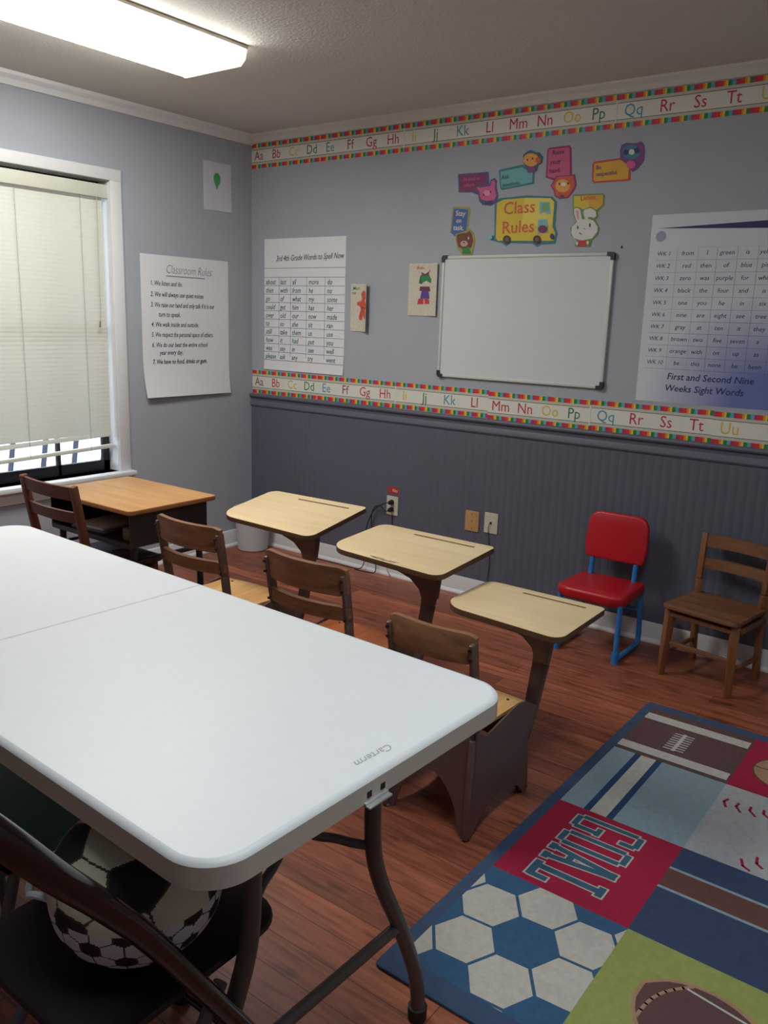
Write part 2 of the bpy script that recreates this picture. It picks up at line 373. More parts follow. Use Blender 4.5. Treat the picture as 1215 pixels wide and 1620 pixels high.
fixture('unseen fill light added above the rug, shaped like the fluorescent fixture', (3.45, -2.60, H), emit('fill_lens_cool', FILL_COLOR, FILL_STRENGTH), emit('fill_end_cap_cool', FILL_COLOR, 2.2))  # fill light added out of view to brighten the table and rug

# ------------------------------------------------------------------ white folding table
TPL = mat('table_plastic', (228, 231, 232), 0.42, var=0.008, vscale=30, bump=0.06, bscale=900)
TPE = mat('table_edge_shaded', (204, 197, 184), 0.5)  # shade on the rim put into the colour, darker and tanner than the top
LEG = mat('grey_leg_metal', (88, 82, 80), 0.4); RUB = mat('black_rubber', (22, 22, 24), .6)
TX, TY = 2.194, -2.6885
t = thing('folding_table', 'long white plastic folding table with grey metal legs in the foreground', 'table', (TX, TY, 0), math.radians(-2.1))
hx, hy = .915, .3675
b = MB(); P = rpoly([(-hx, -hy), (hx, -hy), (hx, hy), (-hx, hy)], .075, 10)
n = len(P); rings = [(.700, .012), (.700, 0), (.733, 0), (.738, .003), (.740, .011)]
def ins(P, d):
    out = []; N = len(P)
    for i in range(N):
        p0, p, p1 = Vector(P[i-1]), Vector(P[i]), Vector(P[(i+1) % N]); e = (p1-p0).normalized(); out.append((p.x-e.y*d, p.y+e.x*d))
    return out
vs = []; fs = []
for z, d in rings: vs += [(x, y, z) for x, y in ins(P, d)]
for r in range(len(rings)-1):
    for i in range(n): j = (i+1) % n; fs.append((r*n+i, r*n+j, (r+1)*n+j, (r+1)*n+i))
b.add(vs, fs[:2*n], TPE); b.add(vs, fs[2*n:], TPL); b.add(vs[-n:], [tuple(range(n))], TPL); b.add(vs[:n], [tuple(range(n))[::-1]], TPE)
b.build('tabletop', t, sharp=50)
b = MB(); b.rect(-.0012, -hy+.012, .0012, hy-.012, .7404, mat('fold_seam', (206, 210, 212), .6)); b.build('fold_seam', t)
b = MB()
for s in (-1, 1): b.box((-hx+.08, s*.320-.011, .678), (hx-.08, s*.320+.011, .699), LEG, .003)
b.build('side_rail', t)
for sx in (-1, 1):
    lx = sx*.800; lt = sx*.800
    for sy in (-1, 1):
        b = MB(); cap = .312 if sy > 0 else .300
        q = smooth([(lt, -.045+sy*min(h_, cap), z_) for h_, z_ in ((.143, .698), (.143, .58), (.150, .475), (.180, .385), (.236, .27), (.290, .14), (.310, .06), (.312, .0))], 6)
        b.tube(q, .0155, LEG, 14); o = b.build('leg', t)
        b = MB(); b.lathe([(.0155, .0), (.020, .002), (.0205, .03), (.016, .032)], RUB, 16, (lx, -.045+sy*cap, 0)); b.build('foot_cap', o)
    b = MB(); b.tube([(lt, -.281, .27), (lt, .191, .27)], .0115, LEG, 12); b.build('crossbar', t)
    b = MB(); b.tube([(lt, -.188, .665), (lt, .098, .665)], .012, LEG, 12); b.build('pivot_bar', t)
    b = MB(); b.tube(smooth([(lt, .100, .49), (lt-sx*.05, .065, .50), (lt-sx*.12, .015, .53), (lt-sx*.34, 0, .655), (lt-sx*.36, 0, .695)], 5), .0085, LEG, 10)
    b.tube(smooth([(lt, -.190, .49), (lt-sx*.05, -.13, .50), (lt-sx*.12, -.015, .53), (lt-sx*.34, 0, .655)], 5), .0085, LEG, 10); b.build('brace', t)
b = MB(); b.box((hx-.004, -.066, .6975), (hx+.004, -.011, .703), mat('steel', (200, 200, 200), .3, metal=.6), .001); b.box((hx, -.066, .6955), (hx+.012, -.011, .6995), mat('steel', (200, 200, 200), .3), .001)
for yy in (-.054, -.022): b.box((hx-.003, yy-.005, .708), (hx+.0012, yy+.005, .718), RUB)
b.build('latch', t)
b = MB(); b.text('Carterm', hx-.040, .005, .024, .7405, mat('pencil_mark', (170, 174, 176), .8), rot=-PI/2-.05, shear=.4); b.build('pencil_writing', t)
# ------------------------------------------------------------------ combination desks
TAB = wood('tablet_laminate', (234, 208, 164), (226, 198, 152), .35, 'x', .6)
TABE = mat('tablet_edge', (92, 66, 42), .5); GRV = mat('pencil_groove', (120, 88, 55), .6)
PLY = wood('seat_plywood', (222, 176, 112), (200, 146, 84), .4, 'y', .5)
PLYR = wood('seat_plywood_orange', (176, 96, 48), (150, 76, 36), .4, 'y', .5)
BKW = wood('back_walnut', (152, 106, 74), (116, 78, 52), .38, 'x', .7)
BRM = mat('brown_painted_steel', (106, 84, 78), .38, metal=.1, var=.08, vscale=18)
GLD = mat('glide_metal', (70, 62, 55), .35, metal=.6)
def combo(label, loc, S, tilt, ply, rot=0.0, twist=0.0, scratch=False):
    a, c, h = S
    t = thing('combination_desk', label, 'desk', loc, rot, 'combination desks in a row before the grey wall')
    V = lambda x, y, z: (x*a, y*c, z*h)
    w_, d_ = .145, .175
    # pedestal: two side panels and a back and front panel with arched feet
    def arch(x0, x1, xt0, xt1, ztop, hh):
        pts = [(x0, 0), (x0+.022, .0)]
        for k in range(0, 13):
            u = k/12; xx = (x0+.03)+(x1-x0-.06)*u; pts.append((xx, .012+hh*math.sin(PI*u)**.6))
        pts += [(x1-.022, 0), (x1, 0)]
        return pts
    for s in (-1, 1):
        b = MB(); p = arch(-d_, d_, 0, 0, 0, .060)
        p += [(.152, .20), (.150, .296), (.134, .314), (.085, .325), (.040, .318), (-.042, .304), (-.092, .296), (-.105, .297), (-.130, .311), (-.150, .325), (-.155, .20)]
        M = Matrix(((0, 0, 1, 0), (1, 0, 0, 0), (0, 1, 0, 0), (0, 0, 0, 1)))
        b.prism([(y*c, z*h) for y, z in p], -.003, .003, BRM, Matrix.Translation((s*w_*a, 0, 0)) @ M)
        # rolled corner posts
        b.bar(V(s*w_-s*.006, -.170, 0.004), V(s*w_-s*.012, -.146, .295), .020, .026, BRM, .005); b.bar(V(s*w_-s*.006, .170, 0.004), V(s*w_-s*.012, .146, .30), .020, .026, BRM, .005)
        b.build('side_panel', t)
    for s, nm in ((-1, 'back_panel'), (1, 'front_panel')):
        b = MB(); p = arch(-w_+.004, w_-.004, 0, 0, 0, .150)+[(w_-.010, .285), (-w_+.010, .285)]
        sh = Matrix(((1, 0, 0, 0), (0, -s*(.024)/.3, 1, 0), (0, 1, 0, 0), (0, 0, 0, 1)))
        b.prism([(x*a, z*h) for x, z in p], s*.165*c-.002, s*.165*c+.002, BRM, sh); b.build(nm, t)
    for sx in (-1, 1):
        for sy in (-1, 1):
            b = MB(); b.lathe([(.012, 0), (.014, .004), (.008, .008), (.006, .02)], GLD, 14, (sx*(w_-.008)*a, sy*(d_-.008)*c, 0)); b.build('glide', t)
    # seat
    b = MB(); nx, ny = 10, 12; vs = []; fs = []
    for z0 in (0, -.010):
        for j in range(ny+1):
            for i in range(nx+1):
                u = i/nx*2-1; v = j/ny; x = u*(.128+.012*v); y = -.140+v*.30
                zz = .318-.010*math.sin(PI*v)*(1-u*u)-(.012*((v-.85)/.15)**2 if v > .85 else 0)
                vs.append(V(x, y-(.012*u*u if v > .9 else 0), zz+z0))
    q = (nx+1)*(ny+1)
    for j in range(ny):
        for i in range(nx):
            k = j*(nx+1)+i; fs.append((k, k+1, k+nx+2, k+nx+1)); fs.append((q+k, q+k+nx+1, q+k+nx+2, q+k+1))
    ed = [i for i in range(nx+1)]+[j*(nx+1)+nx for j in range(1, ny+1)]+[ny*(nx+1)+i for i in range(nx-1, -1, -1)]+[j*(nx+1) for j in range(ny-1, 0, -1)]
    for k in range(len(ed)): e0, e1 = ed[k], ed[(k+1) % len(ed)]; fs.append((e0, q+e0, q+e1, e1))
    b.add(vs, fs, ply); 
    for sx in (-1, 1): b.lathe([(.005, 0), (.004, .002), (.0005, .002)], GLD, 10, (sx*.10*a, .105*c, .3155*h))
    b.build('seat', t)
    # back posts and slats
    for s in (-1, 1):
        b = MB(); q = [V(s*.128, -.125, .20), V(s*.130, -.135, .30), V(s*.134, -.158, .45), V(s*.136, -.182, .590)]
        for k in range(3): b.bar(q[k], q[k+1], .013, .034, BRM if ply is not PLY or h < 1.05 else BRM, .004, up=(0, 1, 0))
        o = b.build('back_post', t)
        for zz, yy in ((.575, -.196), (.545, -.192), (.46, -.176)): b = MB(); b.tube([V(s*.136, yy, zz), V(s*.136, yy-.006, zz)], .0045, GLD, 10); b.build('screw', o)
    def slat(z0, z1, y0, thick=.012, top=0.0, roll=0.0):
        b = MB(); n = 14; vs = []; fs = []
        for i in range(n+1):
            u = i/n*2-1; x = u*.142; yb = y0-.030*(1-u*u)+.004
            edge = .007*max(0, (abs(u)-.86)/.14)**2
            zm = z0+(z1-z0)*.45
            for (dy, zz) in ((thick/2+roll*(1-.6*u**4)+.002, z1-edge), (-thick/2+roll*(1-.6*u**4), z1-edge-.002), (-thick/2+.001, zm), (-thick/2, z0+edge), (thick/2, z0+edge), (thick/2+.002, zm)):
                k = (z1-zz)*.13
                vs.append(V(x, yb+dy+k, zz))
        for i in range(n):
            for k in range(6): k2 = (k+1) % 6; fs.append((i*6+k, i*6+k2, i*6+6+k2, i*6+6+k))
        fs += [tuple(range(6)), tuple(n*6+k for k in range(5, -1, -1))]
        b.add(vs, fs, BKW); b.build('back_slat', t, sharp=50)
    slat(.528, .612, -.188, roll=.024 if a == 1 else .004); slat(.455, .498, -.172)
    # desk arm: pressed steel bracket rising from the front right corner
    b = MB(); cx = .125
    P0 = [V(cx-.012, .150, .10), V(cx-.010, .190, .16), V(cx-.002, .225, .27), V(cx+.010, .240, .40), V(cx+.014, .245, .50)]
    for k, p in enumerate(P0[:-1]):
        ww = (.034, .038, .042, .050)[k]; wn = (.038, .042, .050, .062)[k]
        b.bar(p, P0[k+1], .024, ww, BRM, .003, up=(1, 0, 0), w1=.024, h1=wn)
    zt = .55-.020
    g = [(cx+.045, zt), (-.135, zt), (-.13, zt-.010), (-.02, zt-.030), (cx-.055, zt-.058), (cx-.022, zt-.085), (cx-.012, .42), (cx+.034, .42), (cx+.042, zt-.05)]
    b.prism([(x*a, z*h) for x, z in g], -.245*c-.014, -.245*c+.014, BRM, Matrix(((1, 0, 0, 0), (0, 0, -1, 0), (0, 1, 0, 0), (0, 0, 0, 1))))
    b.box(V(-.11, .16, zt-.003), V(.18, .36, zt+.004), BRM)
    b.build('desk_arm', t)
    # tablet
    R = Matrix.Translation(V(.047, .085, .535)) @ Matrix.Rotation(twist, 4, 'Z') @ Matrix.Rotation(tilt, 4, 'X')
    pl = rpoly([(-.212*a, .03*c), (.212*a, 0), (.212*a, .335*c), (-.212*a, .335*c)], [.095, .040, .022, .040], 8)
    b = MB(); b.prism(pl, 0, .019, TAB, R, side=TABE, bev=.0015, bot=TABE); o = b.build('tablet', t, sharp=35)
    b = MB(); b.prism(rpoly([(-.06*a, .288*c), (.16*a, .288*c), (.16*a, .298*c), (-.06*a, .298*c)], .004, 3), .0190, .0194, GRV, R); b.build('pencil_groove', o)
    if scratch:
        b = MB(); random.seed(4)
        for k in range(16):
            x0 = -.06+random.random()*.10; y0 = .032*c*(1-(x0+.21)/.42)+.010+random.random()*.012; b.bar(R @ Vector((x0, y0, .0193)), R @ Vector((x0+.01+random.random()*.03, y0+random.uniform(-.006, .006), .0193)), .0015, .0006, TABE)
        b.build('chipped_edge', o)
    return t
combo('smallest combination desk with light tablet, nearest the rug, pale plywood seat', (2.620, -1.695, 0), (1, 1, 1), math.radians(1), PLY)
combo('combination desk with chipped tablet edge and orange plywood seat, middle of the three', (2.110, -1.625, 0), (1.18, 1.10, 1.125), math.radians(4), PLYR, scratch=True)
combo('combination desk with worn yellow tablet, farthest of the three, beside the waste basket', (1.480, -1.555, 0), (1.20, 1.12, 1.125), math.radians(8), PLY, twist=.05)
# ------------------------------------------------------------------ wooden school chairs
OAK = wood('chair_oak_red', (118, 68, 46), (94, 52, 34), .42, 'z', .7); OAKX = wood('chair_oak_red_x', (118, 68, 46), (94, 52, 34), .42, 'x', .7)
OAK2 = wood('chair_oak_brown', (150, 98, 58), (120, 74, 42), .45, 'z', .7); OAK2X = wood('chair_oak_brown_x', (138, 92, 60), (106, 70, 46), .5, 'x', .7)
def wood_chair(name, label, loc, rot, wd, seat, top, m, mx, depth, group=None, lean=.05):
    t = thing(name, label, 'chair', loc, rot, group); hw = wd/2; f, r = depth*.5, -depth*.5
    # faces +y locally
    for s in (-1, 1):
        b = MB(); b.bar((s*(hw-.012), f-.03, 0), (s*(hw-.022), f-.045, seat-.018), .026, .026, m, .004, w1=.036, h1=.036); b.build('leg', t)
    for s in (-1, 1):
        b = MB(); q = [(s*(hw-.018), r+.005, 0), (s*(hw-.018), r+.03, seat-.02), (s*(hw-.016), r+.028, seat+.06), (s*(hw-.012), r+.028-lean, top)]
        b.bar(q[0], q[1], .024, .030, m, .004); b.bar(q[1], q[2], .024, .034, m, .004); b.bar(q[2], q[3], .024, .034, m, .005, h1=.028); b.build('leg', t)
    b = MB()
    pl = rpoly([(-hw-.004, f), (hw+.004, f), (hw-.004, r), (-hw+.004, r)], [.03, .03, .015, .015], 5)
    b.prism(pl, seat-.020, seat, mx, bev=.005); b.build('seat', t, sharp=35)
    b = MB(); zz = seat-.045
    b.bar((-hw+.02, f-.05, zz), (hw-.02, f-.05, zz), .018, .05, mx, .002, up=(0, 1, 0)); b.bar((-hw+.02, r+.03, zz), (hw-.02, r+.03, zz), .018, .05, mx, .002, up=(0, 1, 0))
    for s in (-1, 1): b.bar((s*(hw-.02), f-.05, zz), (s*(hw-.02), r+.03, zz), .018, .05, mx, .002, up=(1, 0, 0))
    b.build('apron', t)
    sz = seat*.42
    b = MB(); b.bar((-hw+.02, f-.04, sz+.01), (hw-.02, f-.04, sz+.01), .020, .014, mx, .003, up=(0, 1, 0)); b.build('stretcher', t)
    for s in (-1, 1):
        b = MB(); b.bar((s*(hw-.018), f-.036, sz*.75), (s*(hw-.018), r+.014, sz*.75), .016, .014, mx, .003, up=(1, 0, 0)); b.build('stretcher', t)
    for z0, z1 in ((top-.052-.006, top-.006), (top-.150, top-.106)):
        b = MB(); n = 10; vs = []; fs = []
        for i in range(n+1):
            u = i/n*2-1
            for dy, zv in ((.007, z1), (-.007, z1), (-.007, z0), (.007, z0)):
                yy = r+.028-lean*(zv-seat-.06)/(top-seat-.06)-.018*(1-u*u)
                vs.append((u*(hw-.018), yy+dy, zv))
        for i in range(n):
            for k in range(4): k2 = (k+1) % 4; fs.append((i*4+k, i*4+k2, i*4+4+k2, i*4+4+k))
        b.add(vs, fs, mx); b.build('back_slat', t, sharp=50)
    return t
wood_chair('wooden_school_chair', 'small brown wooden school chair against the grey wall, right of the red chair', (2.945, -.250, 0), PI-.180, .315, .315, .575, OAK2, OAK2X, .30, lean=.02)
wood_chair('wooden_school_chair', 'reddish wooden school chair pulled up to the lift-top desk by the window', (.885, -1.73, 0), 0.0, .365, .43, .775, OAK, OAKX, .38, lean=.05)
# papers on its seat
b = MB()
for k, (x, y, a) in enumerate(((.775, -1.60, .3), (.79, -1.64, -.15), (.785, -1.66, .1))):
    M = Matrix.Translation((x, y, .4312+k*.0012)) @ Matrix.Rotation(a, 4, 'Z'); b.box((-.075, -.1, 0), (.075, .1, .0008), mat('paper_lilac', (228, 228, 246), .7), 0, M)
tag(recenter(b.build('paper_stack')), 'loose pale lilac papers lying on the reddish wooden chair seat', 'papers')
# ------------------------------------------------------------------ lift-top school desk
DTOP = wood('desk_oak_laminate', (202, 154, 98), (186, 136, 84), .35, 'x', .5); BLK = mat('black_steel', (38, 37, 40), .4, var=.05)
t = thing('school_desk', 'wood-topped school desk with black open metal book box by the window', 'desk', (.845, -1.545, 0))
b = MB(); b.prism(rpoly([(-.305, -.225), (.305, -.225), (.305, .225), (-.305, .225)], .025, 5), .645, .664, DTOP, side=mat('desk_edge', (150, 96, 52), .5), bev=.004); b.build('desktop', t, sharp=35)
b = MB(); th = .003
b.box((-.27, -.19, .505), (.27, .19, .510), BLK); b.box((-.27, .187, .505), (.27, .19, .645), BLK)
for s in (-1, 1): b.prism([(-.20, .505), (.19, .505), (.19, .645), (-.20, .645)], s*.27-.002, s*.27+.002, BLK, Matrix(((0, 0, 1, 0), (1, 0, 0, 0), (0, 1, 0, 0), (0, 0, 0, 1))))
b.box((-.27, -.200, .500), (.27, -.190, .520), BLK, .002); b.build('book_box', t)
for sx in (-1, 1):
    for sy in (-1, 1):
        b = MB(); b.tube([(sx*.245, sy*.165, .508), (sx*.25, sy*.175, .02)], .014, BLK, 14); o = b.build('leg', t)
        b = MB(); b.lathe([(.014, 0), (.018, .003), (.016, .022)], GLD, 14, (sx*.25, sy*.175, 0)); b.build('glide', o)
for s in (-1, 1): b = MB(); b.bar((s*.246, -.165, .44), (s*.246, .165, .44), .012, .03, BLK, .002, up=(1, 0, 0)); b.build('side_brace', t)
b = MB()
b.box((-.11, -.12, 0), (.09, .11, .012), mat('book_grey', (120, 122, 124), .6), .002); b.box((-.10, -.115, .012), (.08, .10, .020), PAPER, .001)
o = b.build('workbook', loc=(.76, -1.58, .510)); o.rotation_euler.z = .1; tag(o, 'grey workbook lying inside the open book box of the window desk', 'book')
b = MB(); b.box((-.03, -.09, 0), (.03, .09, .05), mat('cardboard_tan', (150, 128, 86), .7), .004); o = b.build('pencil_box', loc=(1.02, -1.60, .510)); tag(o, 'small tan box inside the window desk book box, right end', 'box')
# ------------------------------------------------------------------ red and blue child's chair
RED = mat('red_plastic', (188, 26, 38), .38, bump=.03, bscale=600); BLU = mat('blue_tube', (44, 126, 196), .35)
t = thing('child_chair', 'red plastic child chair with blue tubular legs against the grey wall', 'chair', (2.455, -.255, 0), PI)
# faces -y in the room => +y locally
b = MB(); pl = rpoly([(-.152, -.15), (.152, -.15), (.158, .12), (.10, .152), (-.10, .152), (-.158, .12)], [.03, .03, .035, .06, .06, .035], 5)
b.prism(pl, .252, .305, RED, bev=.014); b.build('seat', t, sharp=50)
b = MB(); pl = rpoly([(-.136, .385), (.136, .385), (.146, .46), (.135, .598), (-.135, .598), (-.146, .46)], [.02, .02, .3, .055, .055, .3], 6)
n = len(pl); Mb = Matrix(((1, 0, 0, 0), (0, .12, -1, -.165), (0, 1, 0, 0), (0, 0, 0, 1)))
Mb = Matrix(((-1, 0, 0, 0), (0, -.12, 1, -.064), (0, 1, 0, 0), (0, 0, 0, 1)))
b.prism(pl, -.028, .0, RED, Mb, bev=.008); b.build('backrest', t, sharp=50)
for s in (-1, 1):
    b = MB(); x = s*.138
    q = smooth([(x, .118, .262), (x, .119, .14), (x, .119, .045)], 3)+smooth([(x, .112, .022), (x, .095, .016), (x, -.10, .016), (x, -.135, .022), (x, -.150, .05), (x, -.138, .15), (x, -.118, .262)], 4)
    b.tube(q, .0115, BLU, 12); b.tube([(x, .119, 0.0), (x, .119, .05)], .016, BLU, 14); b.build('leg_frame', t)
    b = MB(); b.tube([(s*.102, -.118, .27), (s*.102, -.120, .33), (s*.102, -.127, .40), (s*.102, -.133, .44)], .0115, BLU, 12); b.build('back_post', t)
b = MB(); b.tube([(-.138, -.13, .18), (.138, -.13, .18)], .008, BLU, 10); b.build('crossbar', t); b = MB(); b.tube([(-.138, .11, .25), (.138, .11, .25)], .008, BLU, 10); b.build('crossbar', t)
# ------------------------------------------------------------------ folding chairs in the foreground
MAR = mat('maroon_steel', (26, 10, 13), .16, spec=.7); MARS = mat('maroon_seat', (17, 10, 11), .5)
GRL = mat('grey_tube', (96, 100, 104), .35, metal=.3)
t = thing('folding_chair', 'dark maroon metal folding chair pushed under the table, soccer cushion on its seat', 'chair', (2.795, -2.99, 0))
pl = rpoly([(-.175, -.19), (.172, -.19), (.172, .185), (-.175, .185)], [.04, .04, .06, .06], 6)
b = MB(); b.prism(pl, .440, .460, MARS, bev=.008); b.build('seat', t, sharp=40)
for s in (-1, 1):
    b = MB(); x = s*.205
    q = smooth([(x, .262, .012), (x, .150, .19), (x, .035, .376), (x, -.103, .597), (x, -.172, .694), (x, -.239, .779), (x, -.294, .853), (x*.985, -.330, .898), (x*.90, -.352, .925)], 5)
    n = len(q); b.tube(q, [.012+.006*(i/n) for i in range(n)], MAR, 16, ry=[.013+.0095*(i/n) for i in range(n)], ref=(1, 0, 0)); o = b.build('side_frame', t)
    b = MB(); b.tube([(x, .270, 0), (x, .255, .024)], .019, RUB, 12); b.build('foot_cap', o)
for s in (-1, 1):
    b = MB(); x = s*.180; b.tube([(x, -.255, .012), (x, -.06, .30), (x, .03, .432)], .011, GRL, 12); o = b.build('rear_leg', t)
    b = MB(); b.tube([(x, -.262, 0), (x, -.248, .022)], .015, RUB, 12); b.build('foot_cap', o)
b = MB(); b.tube([(-.18, -.19, .11), (.18, -.19, .11)], .008, GRL, 10); b.build('crossbar', t); b = MB(); b.tube([(-.205, .19, .125), (.205, .19, .125)], .008, MAR, 10); b.build('crossbar', t)
b = MB(); n = 12; vs = []; fs = []
for i in range(n+1):
    u = i/n*2-1; yy = -.030*(1-u*u)
    for dy, zv in ((0, .94), (-.016, .945), (-.012, .80), (.004, .80)): vs.append((u*.190, -.175-(zv-.70)*.78+yy+dy-.02, zv))
for i in range(n):
    for k in range(4): k2 = (k+1) % 4; fs.append((i*4+k, i*4+k2, i*4+4+k2, i*4+4+k))
b.add(vs, fs, MARS); b.build('backrest', t, sharp=50)
GRN = mat('dark_green_vinyl', (58, 114, 110), .55, bump=.05, bscale=300)
t = thing('folding_chair', 'dark green padded folding chair with grey legs under the left of the table', 'chair', (2.32, -2.985, 0))
b = MB(); b.prism(rpoly([(-.19, -.19), (.19, -.19), (.19, .185), (-.19, .185)], [.02, .02, .03, .03], 5), .435, .462, GRN, bev=.006); b.build('seat', t, sharp=40)
for s in (-1, 1):
    b = MB(); x = s*.178; b.tube([(x, .24, .012), (x, .075, .42), (x, -.20, .70), (x, -.25, .83)] if 0 else [(x, .135, .012), (x, .085, .435)], .011, GRL, 12); b.build('front_leg', t)
    b = MB(); b.tube([(x, -.14, .012), (x, -.03, .435)], .011, GRL, 12); b.build('rear_leg', t)
    b = MB(); b.tube([(x, -.16, .445), (x, -.22, .60), (x, -.25, .82)], .011, GRL, 12); b.build('back_post', t)
b = MB(); b.box((-.18, -.265, .66), (.18, -.235, .82), GRN, .008); b.build('backrest', t)
# ------------------------------------------------------------------ soccer ball cushion
CRM = mat('cushion_cream', (196, 190, 168), .85, bump=.1, bscale=400); CWH = mat('cushion_white', (198, 198, 200), .85); CBK = mat('cushion_black', (26, 26, 28), .85); SEAM = mat('cushion_seam', (60, 58, 52), .9)
def soccer_dirs():
    ph = (1+5**.5)/2
    ico = [Vector(v).normalized() for v in [(0, s, t_*ph) for s in (-1, 1) for t_ in (-1, 1)]+[(s, t_*ph, 0) for s in (-1, 1) for t_ in (-1, 1)]+[(t_*ph, 0, s) for s in (-1, 1) for t_ in (-1, 1)]]
    dod = []
    for i in range(12):
        for j in range(i):
            for k in range(j):
                if all((ico[x]-ico[y]).length < 1.2 for x, y in ((i, j), (j, k), (i, k))): dod.append((ico[i]+ico[j]+ico[k]).normalized())
    return ico, dod
ico, dod = soccer_dirs()
def classify(d, pent, hexa, seam):
    # soccer pattern: pentagon cells are smaller, so weight their distance
    best = []
    for q in pent: best.append((math.acos(max(-1, min(1, d.dot(q))))*1.14, 1))
    for q in hexa: best.append((math.acos(max(-1, min(1, d.dot(q)))), 0))
    best.sort(); 
    if best[1][0]-best[0][0] < seam: return 2
    return best[0][1]
def cushion(rx, ry, rz, rotm):
    b = MB(); nu, nv = 330, 190; vs = []; fs = {0: [], 1: [], 2: [], 3: [], 4: []}
    for j in range(nv+1):
        v = -PI/2+PI*j/nv
        for i in range(nu):
            u = 2*PI*i/nu; cv = math.cos(v); z = math.sin(v)
            fl = 1.0 if z > -.1 else 1.0
            k = (cv**.85 if cv > 0 else 0)
            vs.append((rx*k*math.cos(u), ry*k*math.sin(u), rz*(math.copysign(abs(z)**.9, z))))
    zs = .0
    for j in range(nv):
        for i in range(nu):
            i2 = (i+1) % nu; f = (j*nu+i, j*nu+i2, (j+1)*nu+i2, (j+1)*nu+i)
            v = -PI/2+PI*(j+.5)/nv; u = 2*PI*(i+.5)/nu; d = Vector((math.cos(v)*math.cos(u), math.cos(v)*math.sin(u), math.sin(v)))
            if d.z > zs:
                k = classify(rotm @ d, ico, dod, .030); fs[k].append(f)
            else:
                # small hexagon print on the lower half
                px = u*rx; pz = d.z*rz*1.45; best = []; rh = .033; row0 = round(pz/rh); cols = 24; cw = 2*PI*rx/cols
                for rr in range(row0-1, row0+2):
                    od = .5*(rr % 2); c0 = round(px/cw-od)
                    for cc in range(c0-1, c0+2):
                        dx = (px-(cc+od)*cw+PI*rx) % (2*PI*rx)-PI*rx; q = cc-(rr-(rr % 2))//2; blk = (q-rr) % 3 == 0
                        best.append((math.hypot(dx, pz-rr*rh)*(1.15 if blk else 1), 1 if blk else 3))
                best.sort(); fs[2 if best[1][0]-best[0][0] < .0022 else best[0][1]].append(f)
    o = len(b.v); first = True
    for k, m in ((0, CRM), (1, CBK), (2, SEAM), (3, CWH)):
        if first: b.add(vs, fs[k], m); first = False
        else:
            kk = b.mi(m)
            for f in fs[k]: b.f.append(f); b.m.append(kk); b.sm.append(True)
    return b
t = thing('soccer_ball_cushion', 'round black and white soccer ball cushion sitting on the maroon folding chair', 'cushion', (2.835, -3.000, .461))
rotm = Vector((.64, -.46, .55)).rotation_difference(ico[0]).to_matrix()
b = cushion(.130, .130, .108, rotm); o = b.build('cushion_body', t, sharp=180); o.location = (0, 0, .108)
b = MB(); random.seed(3)
for k in range(5):
    a = 3.7+k*.06; b.tube(smooth([(.118*math.cos(a), .118*math.sin(a), .075), (.150*math.cos(a)+random.uniform(-.01, .01), .15*math.sin(a), .09+random.uniform(-.01, .015)), (.168*math.cos(a), .158*math.sin(a)+random.uniform(-.01, .01), .085)], 4), [.006]*9, CWH, 8)
b.build('gathered_tie', t)
# ------------------------------------------------------------------ waste basket
BIN = mat('bin_white_plastic', (196, 196, 200), .45)
t = thing('waste_basket', 'small round white plastic waste basket in the corner behind the desks', 'waste basket', (.150, -.145, 0))
b = MB(); b.lathe([(.085, 0), (.092, .006), (.112, .255), (.118, .258), (.118, .266), (.110, .266), (.089, .012), (.0, .010)], BIN, 36, cap=True); b.build('bucket', t)
